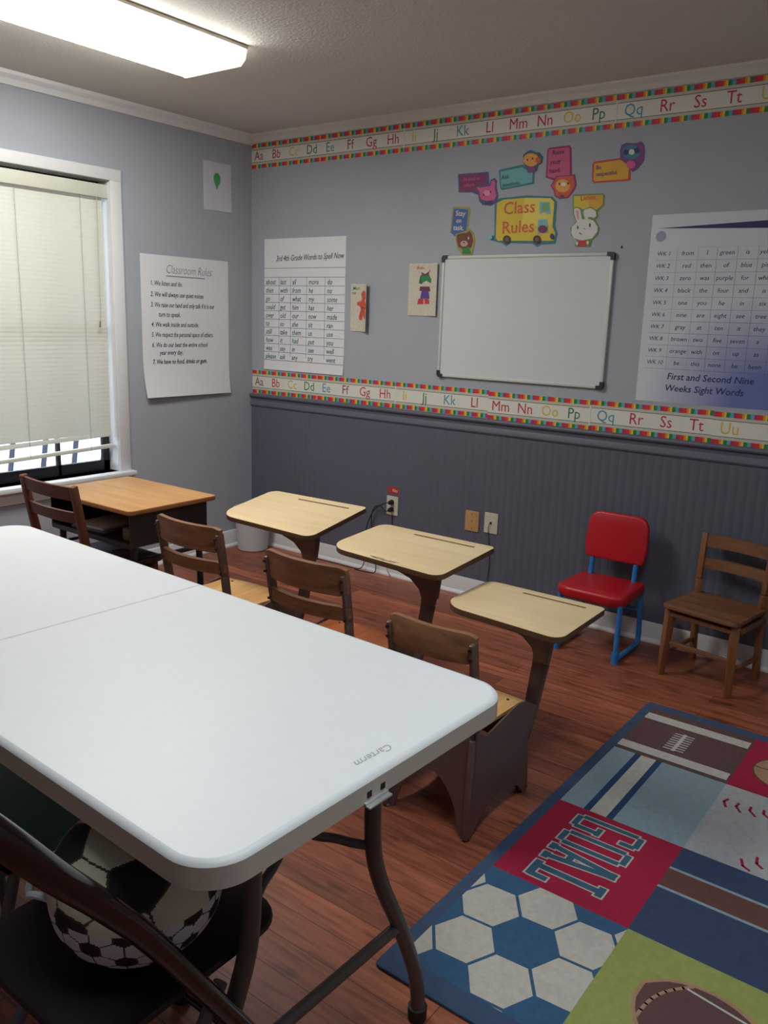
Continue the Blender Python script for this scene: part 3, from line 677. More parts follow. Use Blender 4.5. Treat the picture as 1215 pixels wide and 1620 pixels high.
# sticker outlines on the wall in metres: part, colour, (x, height) points
STICK = {
 'pig': [('bubble','plum_edge',[(1.435,2.12),(1.607,2.118),(1.616,2.058),(1.567,2.045),(1.569,2.012),(1.518,2.03),(1.444,2.034)]),
 ('bubble','plum',[(1.444,2.111),(1.594,2.11),(1.593,2.055),(1.547,2.046),(1.517,2.036),(1.45,2.04)]),
 ('figure','plum_edge',[(1.536,2.059),(1.571,2.057),(1.617,2.06),(1.622,2.081),(1.642,2.088),(1.656,2.075),(1.655,2.047),(1.668,2.007),(1.66,1.975),(1.629,1.963),(1.584,1.969),(1.564,1.988),(1.558,2.013)]),
 ('figure','pink',[(1.544,2.052),(1.571,2.049),(1.622,2.053),(1.628,2.073),(1.64,2.079),(1.648,2.068),(1.646,2.044),(1.657,2.007),(1.649,1.988),(1.605,1.986),(1.575,1.996),(1.566,2.013),(1.563,2.029)]),
 ('figure','pink_light',[(1.626,2.02),(1.625,2.016),(1.622,2.013),(1.618,2.01),(1.612,2.009),(1.606,2.009),(1.599,2.01),(1.594,2.012),(1.589,2.015),(1.586,2.019),(1.584,2.023),(1.585,2.027),(1.588,2.03),(1.592,2.033),(1.598,2.034),(1.604,2.034),(1.611,2.033),(1.616,2.031),(1.621,2.028),(1.624,2.024)]),
 ('figure','navy',[(1.595,1.985),(1.639,1.984),(1.643,1.969),(1.599,1.97)]),
 ('figure','dark',[(1.592,2.015),(1.591,2.011),(1.589,2.01),(1.586,2.012),(1.584,2.016),(1.585,2.02),(1.588,2.021),(1.591,2.019)]),
 ('figure','dark',[(1.63,2.025),(1.629,2.021),(1.626,2.02),(1.623,2.021),(1.622,2.025),(1.623,2.029),(1.625,2.031),(1.628,2.029)])],'chick': [('bubble','teal_edge',[(1.663,2.12),(1.67,2.123),(1.782,2.136),(1.812,2.134),(1.853,2.1),(1.853,2.048),(1.689,2.031),(1.676,2.038)]),
 ('bubble','teal',[(1.671,2.113),(1.783,2.125),(1.843,2.098),(1.843,2.055),(1.691,2.039),(1.682,2.044)]),
 ('figure','teal_dark',[(1.788,2.178),(1.807,2.192),(1.825,2.196),(1.853,2.184),(1.869,2.183),(1.891,2.162),(1.888,2.136),(1.869,2.126),(1.864,2.103),(1.814,2.107),(1.803,2.131),(1.79,2.147)]),
 ('figure','orange',[(1.871,2.15),(1.869,2.142),(1.864,2.134),(1.856,2.129),(1.845,2.125),(1.833,2.125),(1.82,2.127),(1.809,2.132),(1.799,2.139),(1.793,2.148),(1.79,2.157),(1.792,2.166),(1.797,2.173),(1.805,2.179),(1.816,2.182),(1.828,2.182),(1.841,2.18),(1.852,2.175),(1.862,2.168),(1.868,2.159)]),
 ('figure','orange_red',[(1.88,2.148),(1.88,2.143),(1.878,2.14),(1.876,2.137),(1.872,2.135),(1.868,2.134),(1.864,2.135),(1.861,2.138),(1.858,2.141),(1.855,2.145),(1.855,2.15),(1.855,2.154),(1.856,2.158),(1.859,2.161),(1.862,2.163),(1.866,2.163),(1.87,2.162),(1.874,2.16),(1.877,2.157),(1.879,2.152)]),
 ('figure','purple',[(1.81,2.127),(1.851,2.123),(1.86,2.098),(1.817,2.099)]),
 ('figure','dark',[(1.816,2.155),(1.815,2.152),(1.813,2.15),(1.81,2.152),(1.809,2.155),(1.81,2.159),(1.812,2.16),(1.815,2.158)]),
 ('figure','dark',[(1.842,2.158),(1.841,2.155),(1.838,2.153),(1.836,2.155),(1.834,2.158),(1.835,2.161),(1.838,2.163),(1.84,2.161)])],'bear': [('bubble','olive',[(1.413,1.97),(1.513,1.963),(1.517,1.95),(1.509,1.856),(1.48,1.827),(1.439,1.829),(1.405,1.847)]),
 ('bubble','blue',[(1.421,1.96),(1.505,1.953),(1.499,1.848),(1.446,1.839),(1.433,1.829),(1.411,1.847)]),
 ('figure','olive',[(1.438,1.839),(1.463,1.845),(1.509,1.856),(1.519,1.861),(1.54,1.842),(1.554,1.805),(1.547,1.771),(1.542,1.738),(1.483,1.739),(1.452,1.774),(1.441,1.808)]),
 ('figure','brown',[(1.446,1.835),(1.461,1.84),(1.507,1.844),(1.519,1.853),(1.533,1.836),(1.543,1.805),(1.534,1.774),(1.489,1.764),(1.46,1.778),(1.448,1.807)]),
 ('figure','tan',[(1.513,1.792),(1.512,1.788),(1.509,1.784),(1.505,1.781),(1.499,1.779),(1.492,1.779),(1.485,1.779),(1.479,1.782),(1.474,1.785),(1.471,1.789),(1.47,1.793),(1.47,1.798),(1.473,1.802),(1.478,1.805),(1.484,1.807),(1.49,1.807),(1.497,1.806),(1.503,1.804),(1.508,1.801),(1.511,1.797)]),
 ('figure','green',[(1.486,1.769),(1.519,1.778),(1.536,1.743),(1.484,1.744)]),
 ('figure','dark',[(1.497,1.798),(1.495,1.795),(1.491,1.795),(1.487,1.796),(1.485,1.798),(1.486,1.8),(1.491,1.801),(1.495,1.8)]),
 ('figure','cream',[(1.52,1.818),(1.519,1.813),(1.517,1.811),(1.514,1.813),(1.513,1.818),(1.513,1.823),(1.516,1.825),(1.518,1.823)])],'bus': [('bus_body','teal_edge',[(1.65,1.98),(1.677,1.995),(1.821,1.999),(1.952,1.987),(1.977,1.962),(1.977,1.856),(1.992,1.823),(1.984,1.78),(1.914,1.777),(1.892,1.768),(1.867,1.783),(1.751,1.788),(1.727,1.775),(1.701,1.791),(1.671,1.796),(1.625,1.811),(1.631,1.826),(1.659,1.826)]),
 ('bus_body','yellow',[(1.663,1.973),(1.697,1.987),(1.822,1.989),(1.944,1.98),(1.964,1.963),(1.963,1.856),(1.98,1.824),(1.973,1.793),(1.681,1.801),(1.668,1.813)]),
 ('bus_body','yellow_light',[(1.811,1.989),(1.944,1.979),(1.962,1.962),(1.963,1.864),(1.804,1.862)]),
 ('window','sky',[(1.89,1.967),(1.941,1.964),(1.951,1.912),(1.931,1.909),(1.921,1.922),(1.894,1.913)]),
 ('window','sky',[(1.889,1.89),(1.935,1.888),(1.943,1.829),(1.89,1.827)]),
 ('window','leaf',[(1.94,1.941),(1.938,1.931),(1.932,1.925),(1.923,1.922),(1.913,1.925),(1.906,1.933),(1.903,1.942),(1.905,1.952),(1.911,1.959),(1.92,1.961),(1.929,1.958),(1.937,1.95)]),
 ('window','maroon',[(1.94,1.845),(1.937,1.836),(1.929,1.83),(1.917,1.828),(1.905,1.831),(1.895,1.838),(1.891,1.847),(1.894,1.856),(1.902,1.862),(1.914,1.864),(1.926,1.861),(1.936,1.854)]),
 ('wheel','dark_brown',[(1.751,1.805),(1.75,1.798),(1.747,1.792),(1.742,1.788),(1.735,1.786),(1.728,1.786),(1.721,1.789),(1.715,1.793),(1.711,1.799),(1.709,1.806),(1.71,1.812),(1.713,1.818),(1.718,1.822),(1.725,1.824),(1.732,1.824),(1.739,1.821),(1.745,1.817),(1.749,1.811)]),
 ('wheel','mid_brown',[(1.74,1.805),(1.739,1.8),(1.735,1.797),(1.731,1.796),(1.726,1.797),(1.722,1.801),(1.72,1.805),(1.721,1.81),(1.724,1.813),(1.729,1.814),(1.734,1.813),(1.738,1.809)]),
 ('wheel','dark_brown',[(1.91,1.8),(1.909,1.794),(1.906,1.788),(1.901,1.784),(1.895,1.782),(1.888,1.782),(1.881,1.785),(1.876,1.789),(1.872,1.795),(1.87,1.801),(1.871,1.808),(1.874,1.813),(1.879,1.817),(1.885,1.819),(1.892,1.819),(1.899,1.817),(1.904,1.812),(1.908,1.806)]),
 ('wheel','mid_brown',[(1.9,1.8),(1.899,1.796),(1.895,1.793),(1.891,1.792),(1.886,1.793),(1.882,1.796),(1.881,1.801),(1.882,1.805),(1.885,1.809),(1.889,1.81),(1.894,1.808),(1.898,1.805)]),
 ('headlight','navy',[(1.975,1.812),(1.974,1.805),(1.971,1.801),(1.966,1.799),(1.962,1.801),(1.958,1.806),(1.956,1.812),(1.957,1.819),(1.96,1.823),(1.964,1.825),(1.969,1.823),(1.973,1.818)]),
 ('headlight','pale_teal',[(1.653,1.817),(1.652,1.812),(1.647,1.809),(1.64,1.808),(1.633,1.809),(1.627,1.813),(1.625,1.818),(1.627,1.823),(1.632,1.827),(1.639,1.828),(1.646,1.826),(1.651,1.822)])],'lion': [('bubble','magenta_edge',[(1.909,2.192),(1.918,2.198),(2.017,2.2),(2.027,2.19),(2.04,2.077),(2.009,2.053),(1.973,2.048),(1.911,2.072)]),
 ('bubble','rose',[(1.915,2.191),(2.018,2.192),(2.03,2.075),(1.986,2.059),(1.92,2.075)]),
 ('figure','magenta_edge',[(1.939,2.034),(1.964,2.074),(2.028,2.074),(2.053,2.076),(2.062,2.046),(2.066,2.026),(2.051,1.999),(2.03,1.976),(1.989,1.974),(1.962,1.988),(1.958,2.008)]),
 ('figure','orange_red',[(1.946,2.033),(1.969,2.07),(2.049,2.07),(2.058,2.026),(2.044,2.001),(2.027,1.982),(1.988,1.98),(1.966,1.992),(1.963,2.012)]),
 ('figure','orange',[(2.036,2.028),(2.035,2.019),(2.031,2.012),(2.023,2.006),(2.013,2.002),(2.002,2.002),(1.991,2.004),(1.981,2.008),(1.972,2.015),(1.966,2.023),(1.964,2.032),(1.965,2.041),(1.969,2.048),(1.977,2.054),(1.987,2.057),(1.998,2.058),(2.009,2.056),(2.019,2.051),(2.028,2.044),(2.033,2.036)]),
 ('figure','cream',[(2.017,2.035),(2.016,2.03),(2.011,2.027),(2.005,2.027),(1.998,2.028),(1.993,2.032),(1.991,2.036),(1.992,2.041),(1.997,2.044),(2.003,2.044),(2.01,2.043),(2.015,2.039)]),
 ('figure','dark',[(1.987,2.039),(1.986,2.035),(1.983,2.034),(1.98,2.036),(1.979,2.039),(1.98,2.042),(1.983,2.044),(1.986,2.042)]),
 ('figure','dark',[(2.031,2.038),(2.03,2.034),(2.027,2.033),(2.024,2.035),(2.023,2.038),(2.024,2.042),(2.026,2.043),(2.029,2.041)]),
 ('figure','maroon',[(2.009,1.985),(2.008,1.982),(2.003,1.98),(1.997,1.981),(1.991,1.983),(1.989,1.986),(1.991,1.99),(1.996,1.991),(2.002,1.991),(2.007,1.989)])],'raccoon': [('bubble','red_edge',[(2.134,2.114),(2.146,2.122),(2.266,2.127),(2.31,2.097),(2.315,2.035),(2.307,2.031),(2.148,2.032),(2.139,2.041)]),
 ('bubble','yellow_deep',[(2.143,2.113),(2.262,2.119),(2.303,2.092),(2.304,2.039),(2.151,2.039),(2.146,2.044)]),
 ('figure','purple',[(2.256,2.158),(2.262,2.18),(2.281,2.186),(2.327,2.18),(2.347,2.186),(2.36,2.172),(2.367,2.141),(2.367,2.108),(2.342,2.076),(2.322,2.066),(2.306,2.083),(2.289,2.103),(2.262,2.122)]),
 ('figure','blue_teal',[(2.347,2.143),(2.346,2.134),(2.341,2.127),(2.333,2.121),(2.323,2.117),(2.311,2.117),(2.298,2.119),(2.287,2.125),(2.277,2.132),(2.271,2.141),(2.268,2.15),(2.269,2.159),(2.274,2.167),(2.282,2.172),(2.292,2.176),(2.305,2.176),(2.317,2.173),(2.328,2.168),(2.338,2.161),(2.344,2.152)]),
 ('figure','navy',[(2.296,2.147),(2.295,2.142),(2.291,2.137),(2.286,2.136),(2.28,2.138),(2.275,2.143),(2.273,2.149),(2.274,2.155),(2.278,2.159),(2.283,2.161),(2.289,2.158),(2.294,2.154)]),
 ('figure','navy',[(2.343,2.149),(2.343,2.143),(2.339,2.139),(2.333,2.138),(2.327,2.14),(2.322,2.145),(2.32,2.151),(2.321,2.157),(2.325,2.161),(2.331,2.162),(2.337,2.16),(2.341,2.155)]),
 ('figure','cream',[(2.323,2.145),(2.322,2.14),(2.318,2.136),(2.312,2.135),(2.305,2.137),(2.3,2.141),(2.298,2.147),(2.299,2.153),(2.303,2.157),(2.309,2.158),(2.316,2.156),(2.321,2.151)]),
 ('figure','pink',[(2.334,2.094),(2.332,2.086),(2.327,2.081),(2.319,2.078),(2.31,2.079),(2.301,2.083),(2.295,2.089),(2.292,2.097),(2.293,2.104),(2.298,2.11),(2.306,2.113),(2.316,2.112),(2.324,2.108),(2.331,2.101)])],'rabbit': [('bubble','green_edge',[(2.052,1.985),(2.058,1.99),(2.194,1.987),(2.204,1.978),(2.205,1.935),(2.179,1.911),(2.057,1.923)]),
 ('bubble','yellow',[(2.058,1.983),(2.197,1.98),(2.199,1.939),(2.172,1.919),(2.062,1.928)]),
 ('bubble','yellow_deep',[(2.124,1.982),(2.197,1.98),(2.199,1.939),(2.172,1.919),(2.138,1.925)]),
 ('figure','green_edge',[(2.059,1.933),(2.074,1.937),(2.098,1.929),(2.109,1.904),(2.112,1.924),(2.142,1.934),(2.174,1.917),(2.181,1.889),(2.169,1.878),(2.192,1.841),(2.188,1.814),(2.16,1.788),(2.159,1.77),(2.153,1.762),(2.085,1.764),(2.08,1.776),(2.09,1.79),(2.058,1.814),(2.053,1.846),(2.078,1.873),(2.061,1.906)]),
 ('figure','white',[(2.064,1.929),(2.077,1.932),(2.094,1.924),(2.107,1.88),(2.122,1.882),(2.111,1.904),(2.114,1.922),(2.142,1.928),(2.168,1.915),(2.174,1.893),(2.164,1.885),(2.141,1.891),(2.133,1.883),(2.161,1.874),(2.183,1.849),(2.185,1.826),(2.163,1.798),(2.115,1.79),(2.075,1.801),(2.06,1.822),(2.06,1.85),(2.083,1.871),(2.066,1.906)]),
 ('figure','pink_light',[(2.074,1.92),(2.085,1.919),(2.092,1.885),(2.086,1.879)]),
 ('figure','red',[(2.099,1.791),(2.135,1.791),(2.139,1.764),(2.099,1.765)]),
 ('figure','dark',[(2.093,1.847),(2.093,1.841),(2.091,1.839),(2.088,1.841),(2.087,1.847),(2.087,1.853),(2.089,1.855),(2.092,1.852)]),
 ('figure','dark',[(2.15,1.855),(2.15,1.848),(2.148,1.846),(2.145,1.849),(2.144,1.855),(2.144,1.861),(2.146,1.864),(2.149,1.861)]),
 ('figure','pink_light',[(2.127,1.84),(2.126,1.838),(2.123,1.838),(2.12,1.839),(2.118,1.841),(2.119,1.843),(2.123,1.843),(2.126,1.842)]),
 ('figure','dark',[(2.098,1.822),(2.112,1.815),(2.113,1.818),(2.1,1.825)]),
 ('figure','cream',[(2.1,1.778),(2.099,1.773),(2.096,1.77),(2.092,1.77),(2.088,1.773),(2.087,1.778),(2.088,1.783),(2.091,1.786),(2.094,1.786),(2.098,1.783)]),
 ('figure','cream',[(2.151,1.779),(2.151,1.775),(2.148,1.772),(2.144,1.772),(2.14,1.775),(2.139,1.78),(2.139,1.784),(2.142,1.787),(2.146,1.787),(2.15,1.784)])],'ginger': [('orange_red',[(0.872,1.565),(0.895,1.557),(0.899,1.523),(0.885,1.51),(0.908,1.493),(0.912,1.472),(0.895,1.463),(0.903,1.42),(0.885,1.411),(0.871,1.437),(0.863,1.406),(0.84,1.408),(0.837,1.427),(0.85,1.462),(0.847,1.479),(0.822,1.488),(0.824,1.503),(0.852,1.509),(0.859,1.522),(0.85,1.548)]),
 ('orange',[(0.897,1.535),(0.894,1.528),(0.886,1.523),(0.877,1.523),(0.869,1.528),(0.866,1.535),(0.868,1.543),(0.876,1.547),(0.886,1.547),(0.894,1.543)])],'girl': [('green',[(1.233,1.603),(1.236,1.64),(1.256,1.652),(1.291,1.647),(1.309,1.623),(1.309,1.603),(1.288,1.611),(1.258,1.607)]),
 ('hair',[(1.23,1.603),(1.237,1.636),(1.256,1.644),(1.262,1.624),(1.249,1.599)]),
 ('cream',[(1.286,1.619),(1.284,1.613),(1.278,1.608),(1.27,1.607),(1.262,1.608),(1.256,1.613),(1.254,1.62),(1.255,1.626),(1.261,1.631),(1.269,1.632),(1.277,1.631),(1.283,1.626)]),
 ('maroon',[(1.243,1.66),(1.266,1.648),(1.293,1.662),(1.292,1.641),(1.248,1.641)]),
 ('maroon',[(1.239,1.587),(1.299,1.587),(1.306,1.563),(1.235,1.565)]),
 ('violet',[(1.252,1.577),(1.29,1.577),(1.303,1.527),(1.242,1.527)]),
 ('red',[(1.232,1.526),(1.262,1.527),(1.264,1.498),(1.225,1.498)]),
 ('red',[(1.27,1.527),(1.295,1.527),(1.304,1.501),(1.274,1.499)])]}
# ------------------------------------------------------------------ area rug
RB = mat('rug_border_blue', (66, 88, 122), .95, var=.08, vscale=40, bump=.6, bscale=500)
def rugm(n, c): return mat('rug_'+n, c, .95, var=.08, vscale=60, bump=.6, bscale=500)
R_ = dict(brown=rugm('brown', (106, 76, 74)), cream=rugm('cream', (210, 206, 196)), lblue=rugm('light_blue', (152, 176, 186)), navy=rugm('navy', (58, 76, 110)), red=rugm('red', (178, 26, 66)), soccer=rugm('blue', (58, 100, 138)), green=rugm('green', (164, 172, 96)), grey=rugm('pale_grey', (190, 192, 194)), teal=rugm('teal', (64, 104, 128)), tan=rugm('tan', (186, 146, 116)), dstripe=rugm('dark_blue', (42, 76, 116)), band=rugm('band_brown', (110, 72, 66)))
def clip(poly, x0, y0, x1, y1):
    for ax, lim, sg in ((0, x0, 1), (0, x1, -1), (1, y0, 1), (1, y1, -1)):
        out = []
        for i in range(len(poly)):
            a, c = poly[i-1], poly[i]; ia = (a[ax]-lim)*sg >= 0; ic = (c[ax]-lim)*sg >= 0
            if ia != ic: t = (lim-a[ax])/(c[ax]-a[ax]); out.append((a[0]+(c[0]-a[0])*t, a[1]+(c[1]-a[1])*t))
            if ic: out.append(c)
        poly = out
        if len(poly) < 3: return []
    return poly
def ell(cx, cy, rx, ry, n=28, a=0):
    return [(cx+rx*math.cos(t)*math.cos(a)-ry*math.sin(t)*math.sin(a), cy+rx*math.cos(t)*math.sin(a)+ry*math.sin(t)*math.cos(a)) for t in [2*PI*k/n for k in range(n)]]
b = MB()
b.prism(rpoly([(2.845, -2.395), (4.10, -2.395), (4.10, -.655), (2.845, -.655)], .015, 4), 0, .008, RB, bev=.002)
CXs = [2.880, 3.252, 3.640, 4.060]; RYs = [-.705, -1.085, -1.512, -1.922, -2.335]
Z0 = .0084
def rr(x0, y0, x1, y1, m, z=0): b.rect(x0, y0, x1, y1, Z0+z*.0003, R_[m])
def tile(c, r, m): rr(CXs[c], RYs[r+1], CXs[c+1], RYs[r], m)
tile(0, 0, 'brown'); tile(1, 0, 'red'); tile(2, 0, 'lblue'); tile(0, 1, 'lblue'); tile(1, 1, 'grey'); tile(2, 1, 'navy'); tile(0, 2, 'red'); tile(1, 2, 'navy'); tile(2, 2, 'green'); tile(0, 3, 'soccer'); tile(1, 3, 'green'); tile(2, 3, 'red')
# football strip
rr(2.880, -.800, 3.245, -.748, 'cream', 1); rr(2.880, -1.062, 3.245, -1.012, 'cream', 1)
b.rect(3.040, -.985, 3.052, -.840, Z0+.0003, R_['cream'])
for k in range(8):
    y = -.846-k*.018; b.flat([(3.012, y-.010), (3.080, y-.006), (3.080, y+.001), (3.012, y-.003)], Z0+.0006, R_['cream'])
# light blue tile with stripes
rr(2.955, -1.512, 2.975, -1.085, 'dstripe', 1); rr(2.975, -1.512, 3.026, -1.085, 'cream', 1); rr(3.026, -1.512, 3.046, -1.085, 'dstripe', 1)
# navy tile with brown band
rr(3.252, -1.628, 3.640, -1.618, 'lblue', 1); rr(3.252, -1.712, 3.640, -1.628, 'band', 1); rr(3.252, -1.722, 3.640, -1.712, 'lblue', 1)
# basketball
bc = (3.400, -.905)
def fp(poly, m, z, c, r):
    q = clip(poly, CXs[c], RYs[r+1], CXs[c+1], RYs[r])
    if q: b.flat(q, Z0+z*.0003, R_[m])
fp(ell(*bc, .112, .112), 'band', 1, 1, 0); fp(ell(*bc, .106, .106), 'tan', 2, 1, 0)
def stroke(pts, w, m, z, c=None, r=None):
    for i in range(len(pts)-1):
        p, q = Vector(pts[i]), Vector(pts[i+1]); d = (q-p).normalized(); nn = Vector((-d.y, d.x))*w/2; e = d*w*.3
        poly = [tuple(v) for v in (p-nn-e, q-nn+e, q+nn+e, p+nn-e)]
        if c is not None: fp(poly, m, z, c, r)
        else: b.flat(poly, Z0+z*.0003, R_[m])
stroke([(bc[0]-.105, bc[1]), (bc[0]+.105, bc[1])], .006, 'band', 3, 1, 0); stroke([(bc[0], bc[1]-.105), (bc[0], bc[1]+.105)], .006, 'band', 3, 1, 0)
for s in (-1, 1): stroke([(bc[0]+s*(.045+.03*math.cos(t)*-1), bc[1]+.085*math.sin(t)) for t in [(-1+k/5)*1.3 for k in range(11)]], .005, 'band', 3, 1, 0)
# baseball stitches
def stitch(pts, s):
    for i in range(len(pts)-1):
        p, q = Vector(pts[i]), Vector(pts[i+1]); d = (q-p).normalized(); nn = Vector((-d.y, d.x))
        stroke([p, p+d*.016+nn*.026*s], .008, 'red', 2, 1, 1); stroke([p, p+d*.004-nn*.022*s], .008, 'red', 2, 1, 1)
stitch([(3.275, -1.195+.0), (3.312, -1.200), (3.350, -1.197), (3.388, -1.189), (3.425, -1.176), (3.462, -1.157), (3.498, -1.132)], -1)
stitch([(3.405, -1.49), (3.432, -1.455), (3.463, -1.428), (3.500, -1.408), (3.54, -1.395), (3.58, -1.385)], 1)
# GOAL lettering, read from the left-hand side of the rug
def gl(rects, u0):
    for grow, m, z in ((.0045, 'cream', 1), (-.0005, 'teal', 2.6)):
        for q in rects:
            z += .09
            if len(q) == 4:
                a0, v0, a1, v1 = q; poly = [(a0-grow, v0-grow), (a1+grow, v0-grow), (a1+grow, v1+grow), (a0-grow, v1+grow)]
            else:
                a0, v0, a1, v1, w_ = q; p, r2 = Vector((a0, v0)), Vector((a1, v1)); d = (r2-p).normalized(); nn = Vector((-d.y, d.x))*(w_/2+grow); e = d*grow
                poly = [tuple(v) for v in (p-nn-e, r2-nn+e, r2+nn+e, p+nn-e)]
            b.flat([(2.958+v, -1.542-(u0*.985+u*.90)) for u, v in poly], Z0+z*.0003, R_[m])
gl([(0, .018, .020, .182), (.010, .182, .072, .200), (.010, 0, .072, .018), (.062, .012, .082, .090), (.042, .074, .088, .090), (.062, .146, .082, .190)], 0)
gl([(0, .018, .020, .182), (.062, .018, .082, .182), (.012, .182, .070, .200), (.012, 0, .070, .018)], .096)
gl([(.014, .0, .040, .200, .022), (.072, .0, .046, .200, .022), (.022, .060, .064, .080), (0, 0, .034, .020), (.054, 0, .088, .020), (.026, .182, .060, .200)], .184)
gl([(.012, .0, .036, .200), (.0, .180, .048, .200), (.0, 0, .080, .022), (.060, .010, .082, .060)], .282)
# soccer tile
hc = (3.080, -2.120); dd = .142; th0 = math.radians(35)
for i in range(-4, 5):
    for j in range(-4, 5):
        cx = hc[0]+dd*(i*math.cos(th0)+j*math.cos(th0+PI/3)); cy = hc[1]+dd*(i*math.sin(th0)+j*math.sin(th0+PI/3))
        if (i-j) % 3 == 0: continue
        r = dd/math.sqrt(3)-.0045
        fp([(cx+r*math.cos(th0+PI/6+k*PI/3), cy+r*math.sin(th0+PI/6+k*PI/3)) for k in range(6)], 'cream', 1, 0, 3)
# green tile football
fc = (3.490, -2.128); fa = -.42
def lens_(cx, cy, a_, b_, rot, n=16):
    pts = [(a_*(2*k/n-1), b_*(1-(2*k/n-1)**2)**.62) for k in range(n+1)]+[(a_*(1-2*k/n), -b_*(1-(1-2*k/n)**2)**.62) for k in range(1, n)]
    return [(cx+x*math.cos(rot)-y*math.sin(rot), cy+x*math.sin(rot)+y*math.cos(rot)) for x, y in pts]
fp(lens_(*fc, .166, .128, fa), 'tan', 1, 1, 3); fp(lens_(*fc, .157, .118, fa), 'brown', 2, 1, 3)
Rf = lambda x, y: (fc[0]+x*math.cos(fa)-y*math.sin(fa), fc[1]+x*math.sin(fa)+y*math.cos(fa))
stroke([Rf(-.100-.02*math.sin(PI*k/8), -.085+.17*k/8) for k in range(9)], .008, 'tan', 3, 1, 3)
fp([Rf(*p) for p in ((.045, .105), (.10, .085), (.14, .03), (.11, -.05), (.05, -.08), (.075, -.02), (.04, .02), (.06, .05))], 'grey', 3, 1, 3)
stroke([Rf(-.10, .070), Rf(.03, .108)], .006, 'cream', 4, 1, 3)
o = recenter(b.build('area_rug', sharp=30)); tag(o, 'sports patchwork area rug with soccer, football and GOAL squares on the wood floor', 'rug')

# ------------------------------------------------------------------ alphabet borders
AC = dict(r=mat('letter_red', (190, 44, 60), .6), m=mat('letter_maroon', (150, 50, 70), .6), y=mat('letter_yellow', (222, 184, 60), .6), g=mat('letter_green', (40, 120, 74), .6), b=mat('letter_blue', (60, 150, 178), .6))
STR = [mat('stripe_magenta', (190, 40, 90), .5), mat('stripe_red', (214, 52, 44), .5), mat('stripe_orange', (232, 136, 50), .5), mat('stripe_yellow', (230, 200, 60), .5), mat('stripe_green', (36, 130, 66), .5), mat('stripe_teal', (80, 172, 180), .5)]
BPAP = mat('border_paper', (222, 220, 208), .5); LINE = mat('border_line', (70, 66, 60), .6); EDGE = mat('border_band', (196, 192, 176), .5)
names = ['Aa', 'Bb', 'Cc', 'Dd', 'Ee', 'Ff', 'Gg', 'Hh', 'Ii', 'Jj', 'Kk', 'Ll', 'Mm', 'Nn', 'Oo', 'Pp', 'Qq', 'Rr', 'Ss', 'Tt', 'Uu', 'Vv', 'Ww', 'Xx']
cols = 'mrygbmrrygbrrryg'+'brrrygbr'
xs = [.062, .202, .337, .473, .607, .748, .890, 1.032, 1.163, 1.294, 1.449, 1.600, 1.753, 1.888, 2.021, 2.145, 2.301, 2.444, 2.580, 2.711, 2.850, 3.07, 3.17, 3.28]
joints = [0.004, .540, 1.098, 1.680, 2.222, 2.778, 3.34]
def border(zb, hgt, where, place, dz):
    for k in range(6):
        x0, x1 = joints[k], joints[k+1]; b = MB(); off = .0008+(k % 2)*.0012; dzz = dz[k]
        ov = .006 if k < 5 else 0
        b.prism([(x0, zb+dzz), (x1+ov, zb+dzz), (x1+ov, zb+hgt+dzz), (x0, zb+hgt+dzz)], .0002, off, BPAP, MB_BACK)
        s = hgt/.140
        for (za, zc) in ((0, .022), (.118, .140)):
            x = x0; per = .0815; fr = [0, .20, .42, .53, .64, .82, 1.0]; i = 0
            while x < x1:
                for q in range(6):
                    xa, xb = x+per*fr[q], min(x+per*fr[q+1], x1+ov)
                    if xa < x1: b.rect(xa, zb+dzz+za*s, xb, zb+dzz+zc*s, off+.0002, STR[q], MB_BACK)
                x += per
        for (za, zc, m) in ((.022, .034, EDGE), (.034, .0365, LINE), (.1035, .106, LINE), (.106, .118, EDGE)):
            b.rect(x0, zb+dzz+za*s, x1, zb+dzz+zc*s, off+.0002, m, MB_BACK)
        for i in range(k*4, k*4+4):
            b.text(names[i], xs[i], zb+dzz+.0695*s, .073*s, off+.0004, AC[cols[i]], MB_BACK, wx=.92)
        o = recenter(b.build('alphabet_border_strip', sharp=30))
        tag(o, 'alphabet border strip with letters %s to %s, %s' % (names[k*4], names[k*4+3], where), 'wall border', 'alphabet border strips '+place)
border(2.248, .134, 'on the upper border along the ceiling', 'along the ceiling', [0]*6)
border(.9475, .139, 'on the lower border above the chair rail', 'above the chair rail', [0, 0, 0, -.006, -.004, -.006])

# ------------------------------------------------------------------ whiteboard
FRW = mat('whiteboard_frame', (206, 206, 200), .4); WBS = mat('whiteboard_surface', (210, 214, 214), .22); CAPD = mat('corner_cap_grey', (44, 44, 48), .5)
t = thing('whiteboard', 'blank white dry-erase board with dark corner caps hung on the wall', 'whiteboard', (1.827, 0, 1.137)); LW, LH = .902, .598
MW = Matrix(((1, 0, 0, -LW/2), (0, 0, -1, 0), (0, 1, 0, 0), (0, 0, 0, 1)))
b = MB(); b.prism([(.004, .004), (LW-.004, .004), (LW-.004, LH-.004), (.004, LH-.004)], .001, .012, WBS, MW); b.build('writing_surface', t)
b = MB()
for q in ((0, 0, LW, .014), (0, LH-.014, LW, LH), (0, 0, .014, LH), (LW-.014, 0, LW, LH)): b.box((q[0], q[1], .001), (q[2], q[3], .017), FRW, .002, MW)
b.build('frame', t)
for cx, cy in ((0, 0), (1, 0), (0, 1), (1, 1)):
    b = MB(); sx, sy = 1-2*cx, 1-2*cy; X = cx*LW; Y = cy*LH
    b.prism(rpoly([(X-sx*.003, Y-sy*.003), (X+sx*.032, Y-sy*.003), (X+sx*.032, Y+sy*.014), (X+sx*.014, Y+sy*.014), (X+sx*.014, Y+sy*.032), (X-sx*.003, Y+sy*.032)], [.014, .002, .002, .006, .002, .002], 4), .0005, .0195, CAPD, MW); b.build('corner_cap', t)

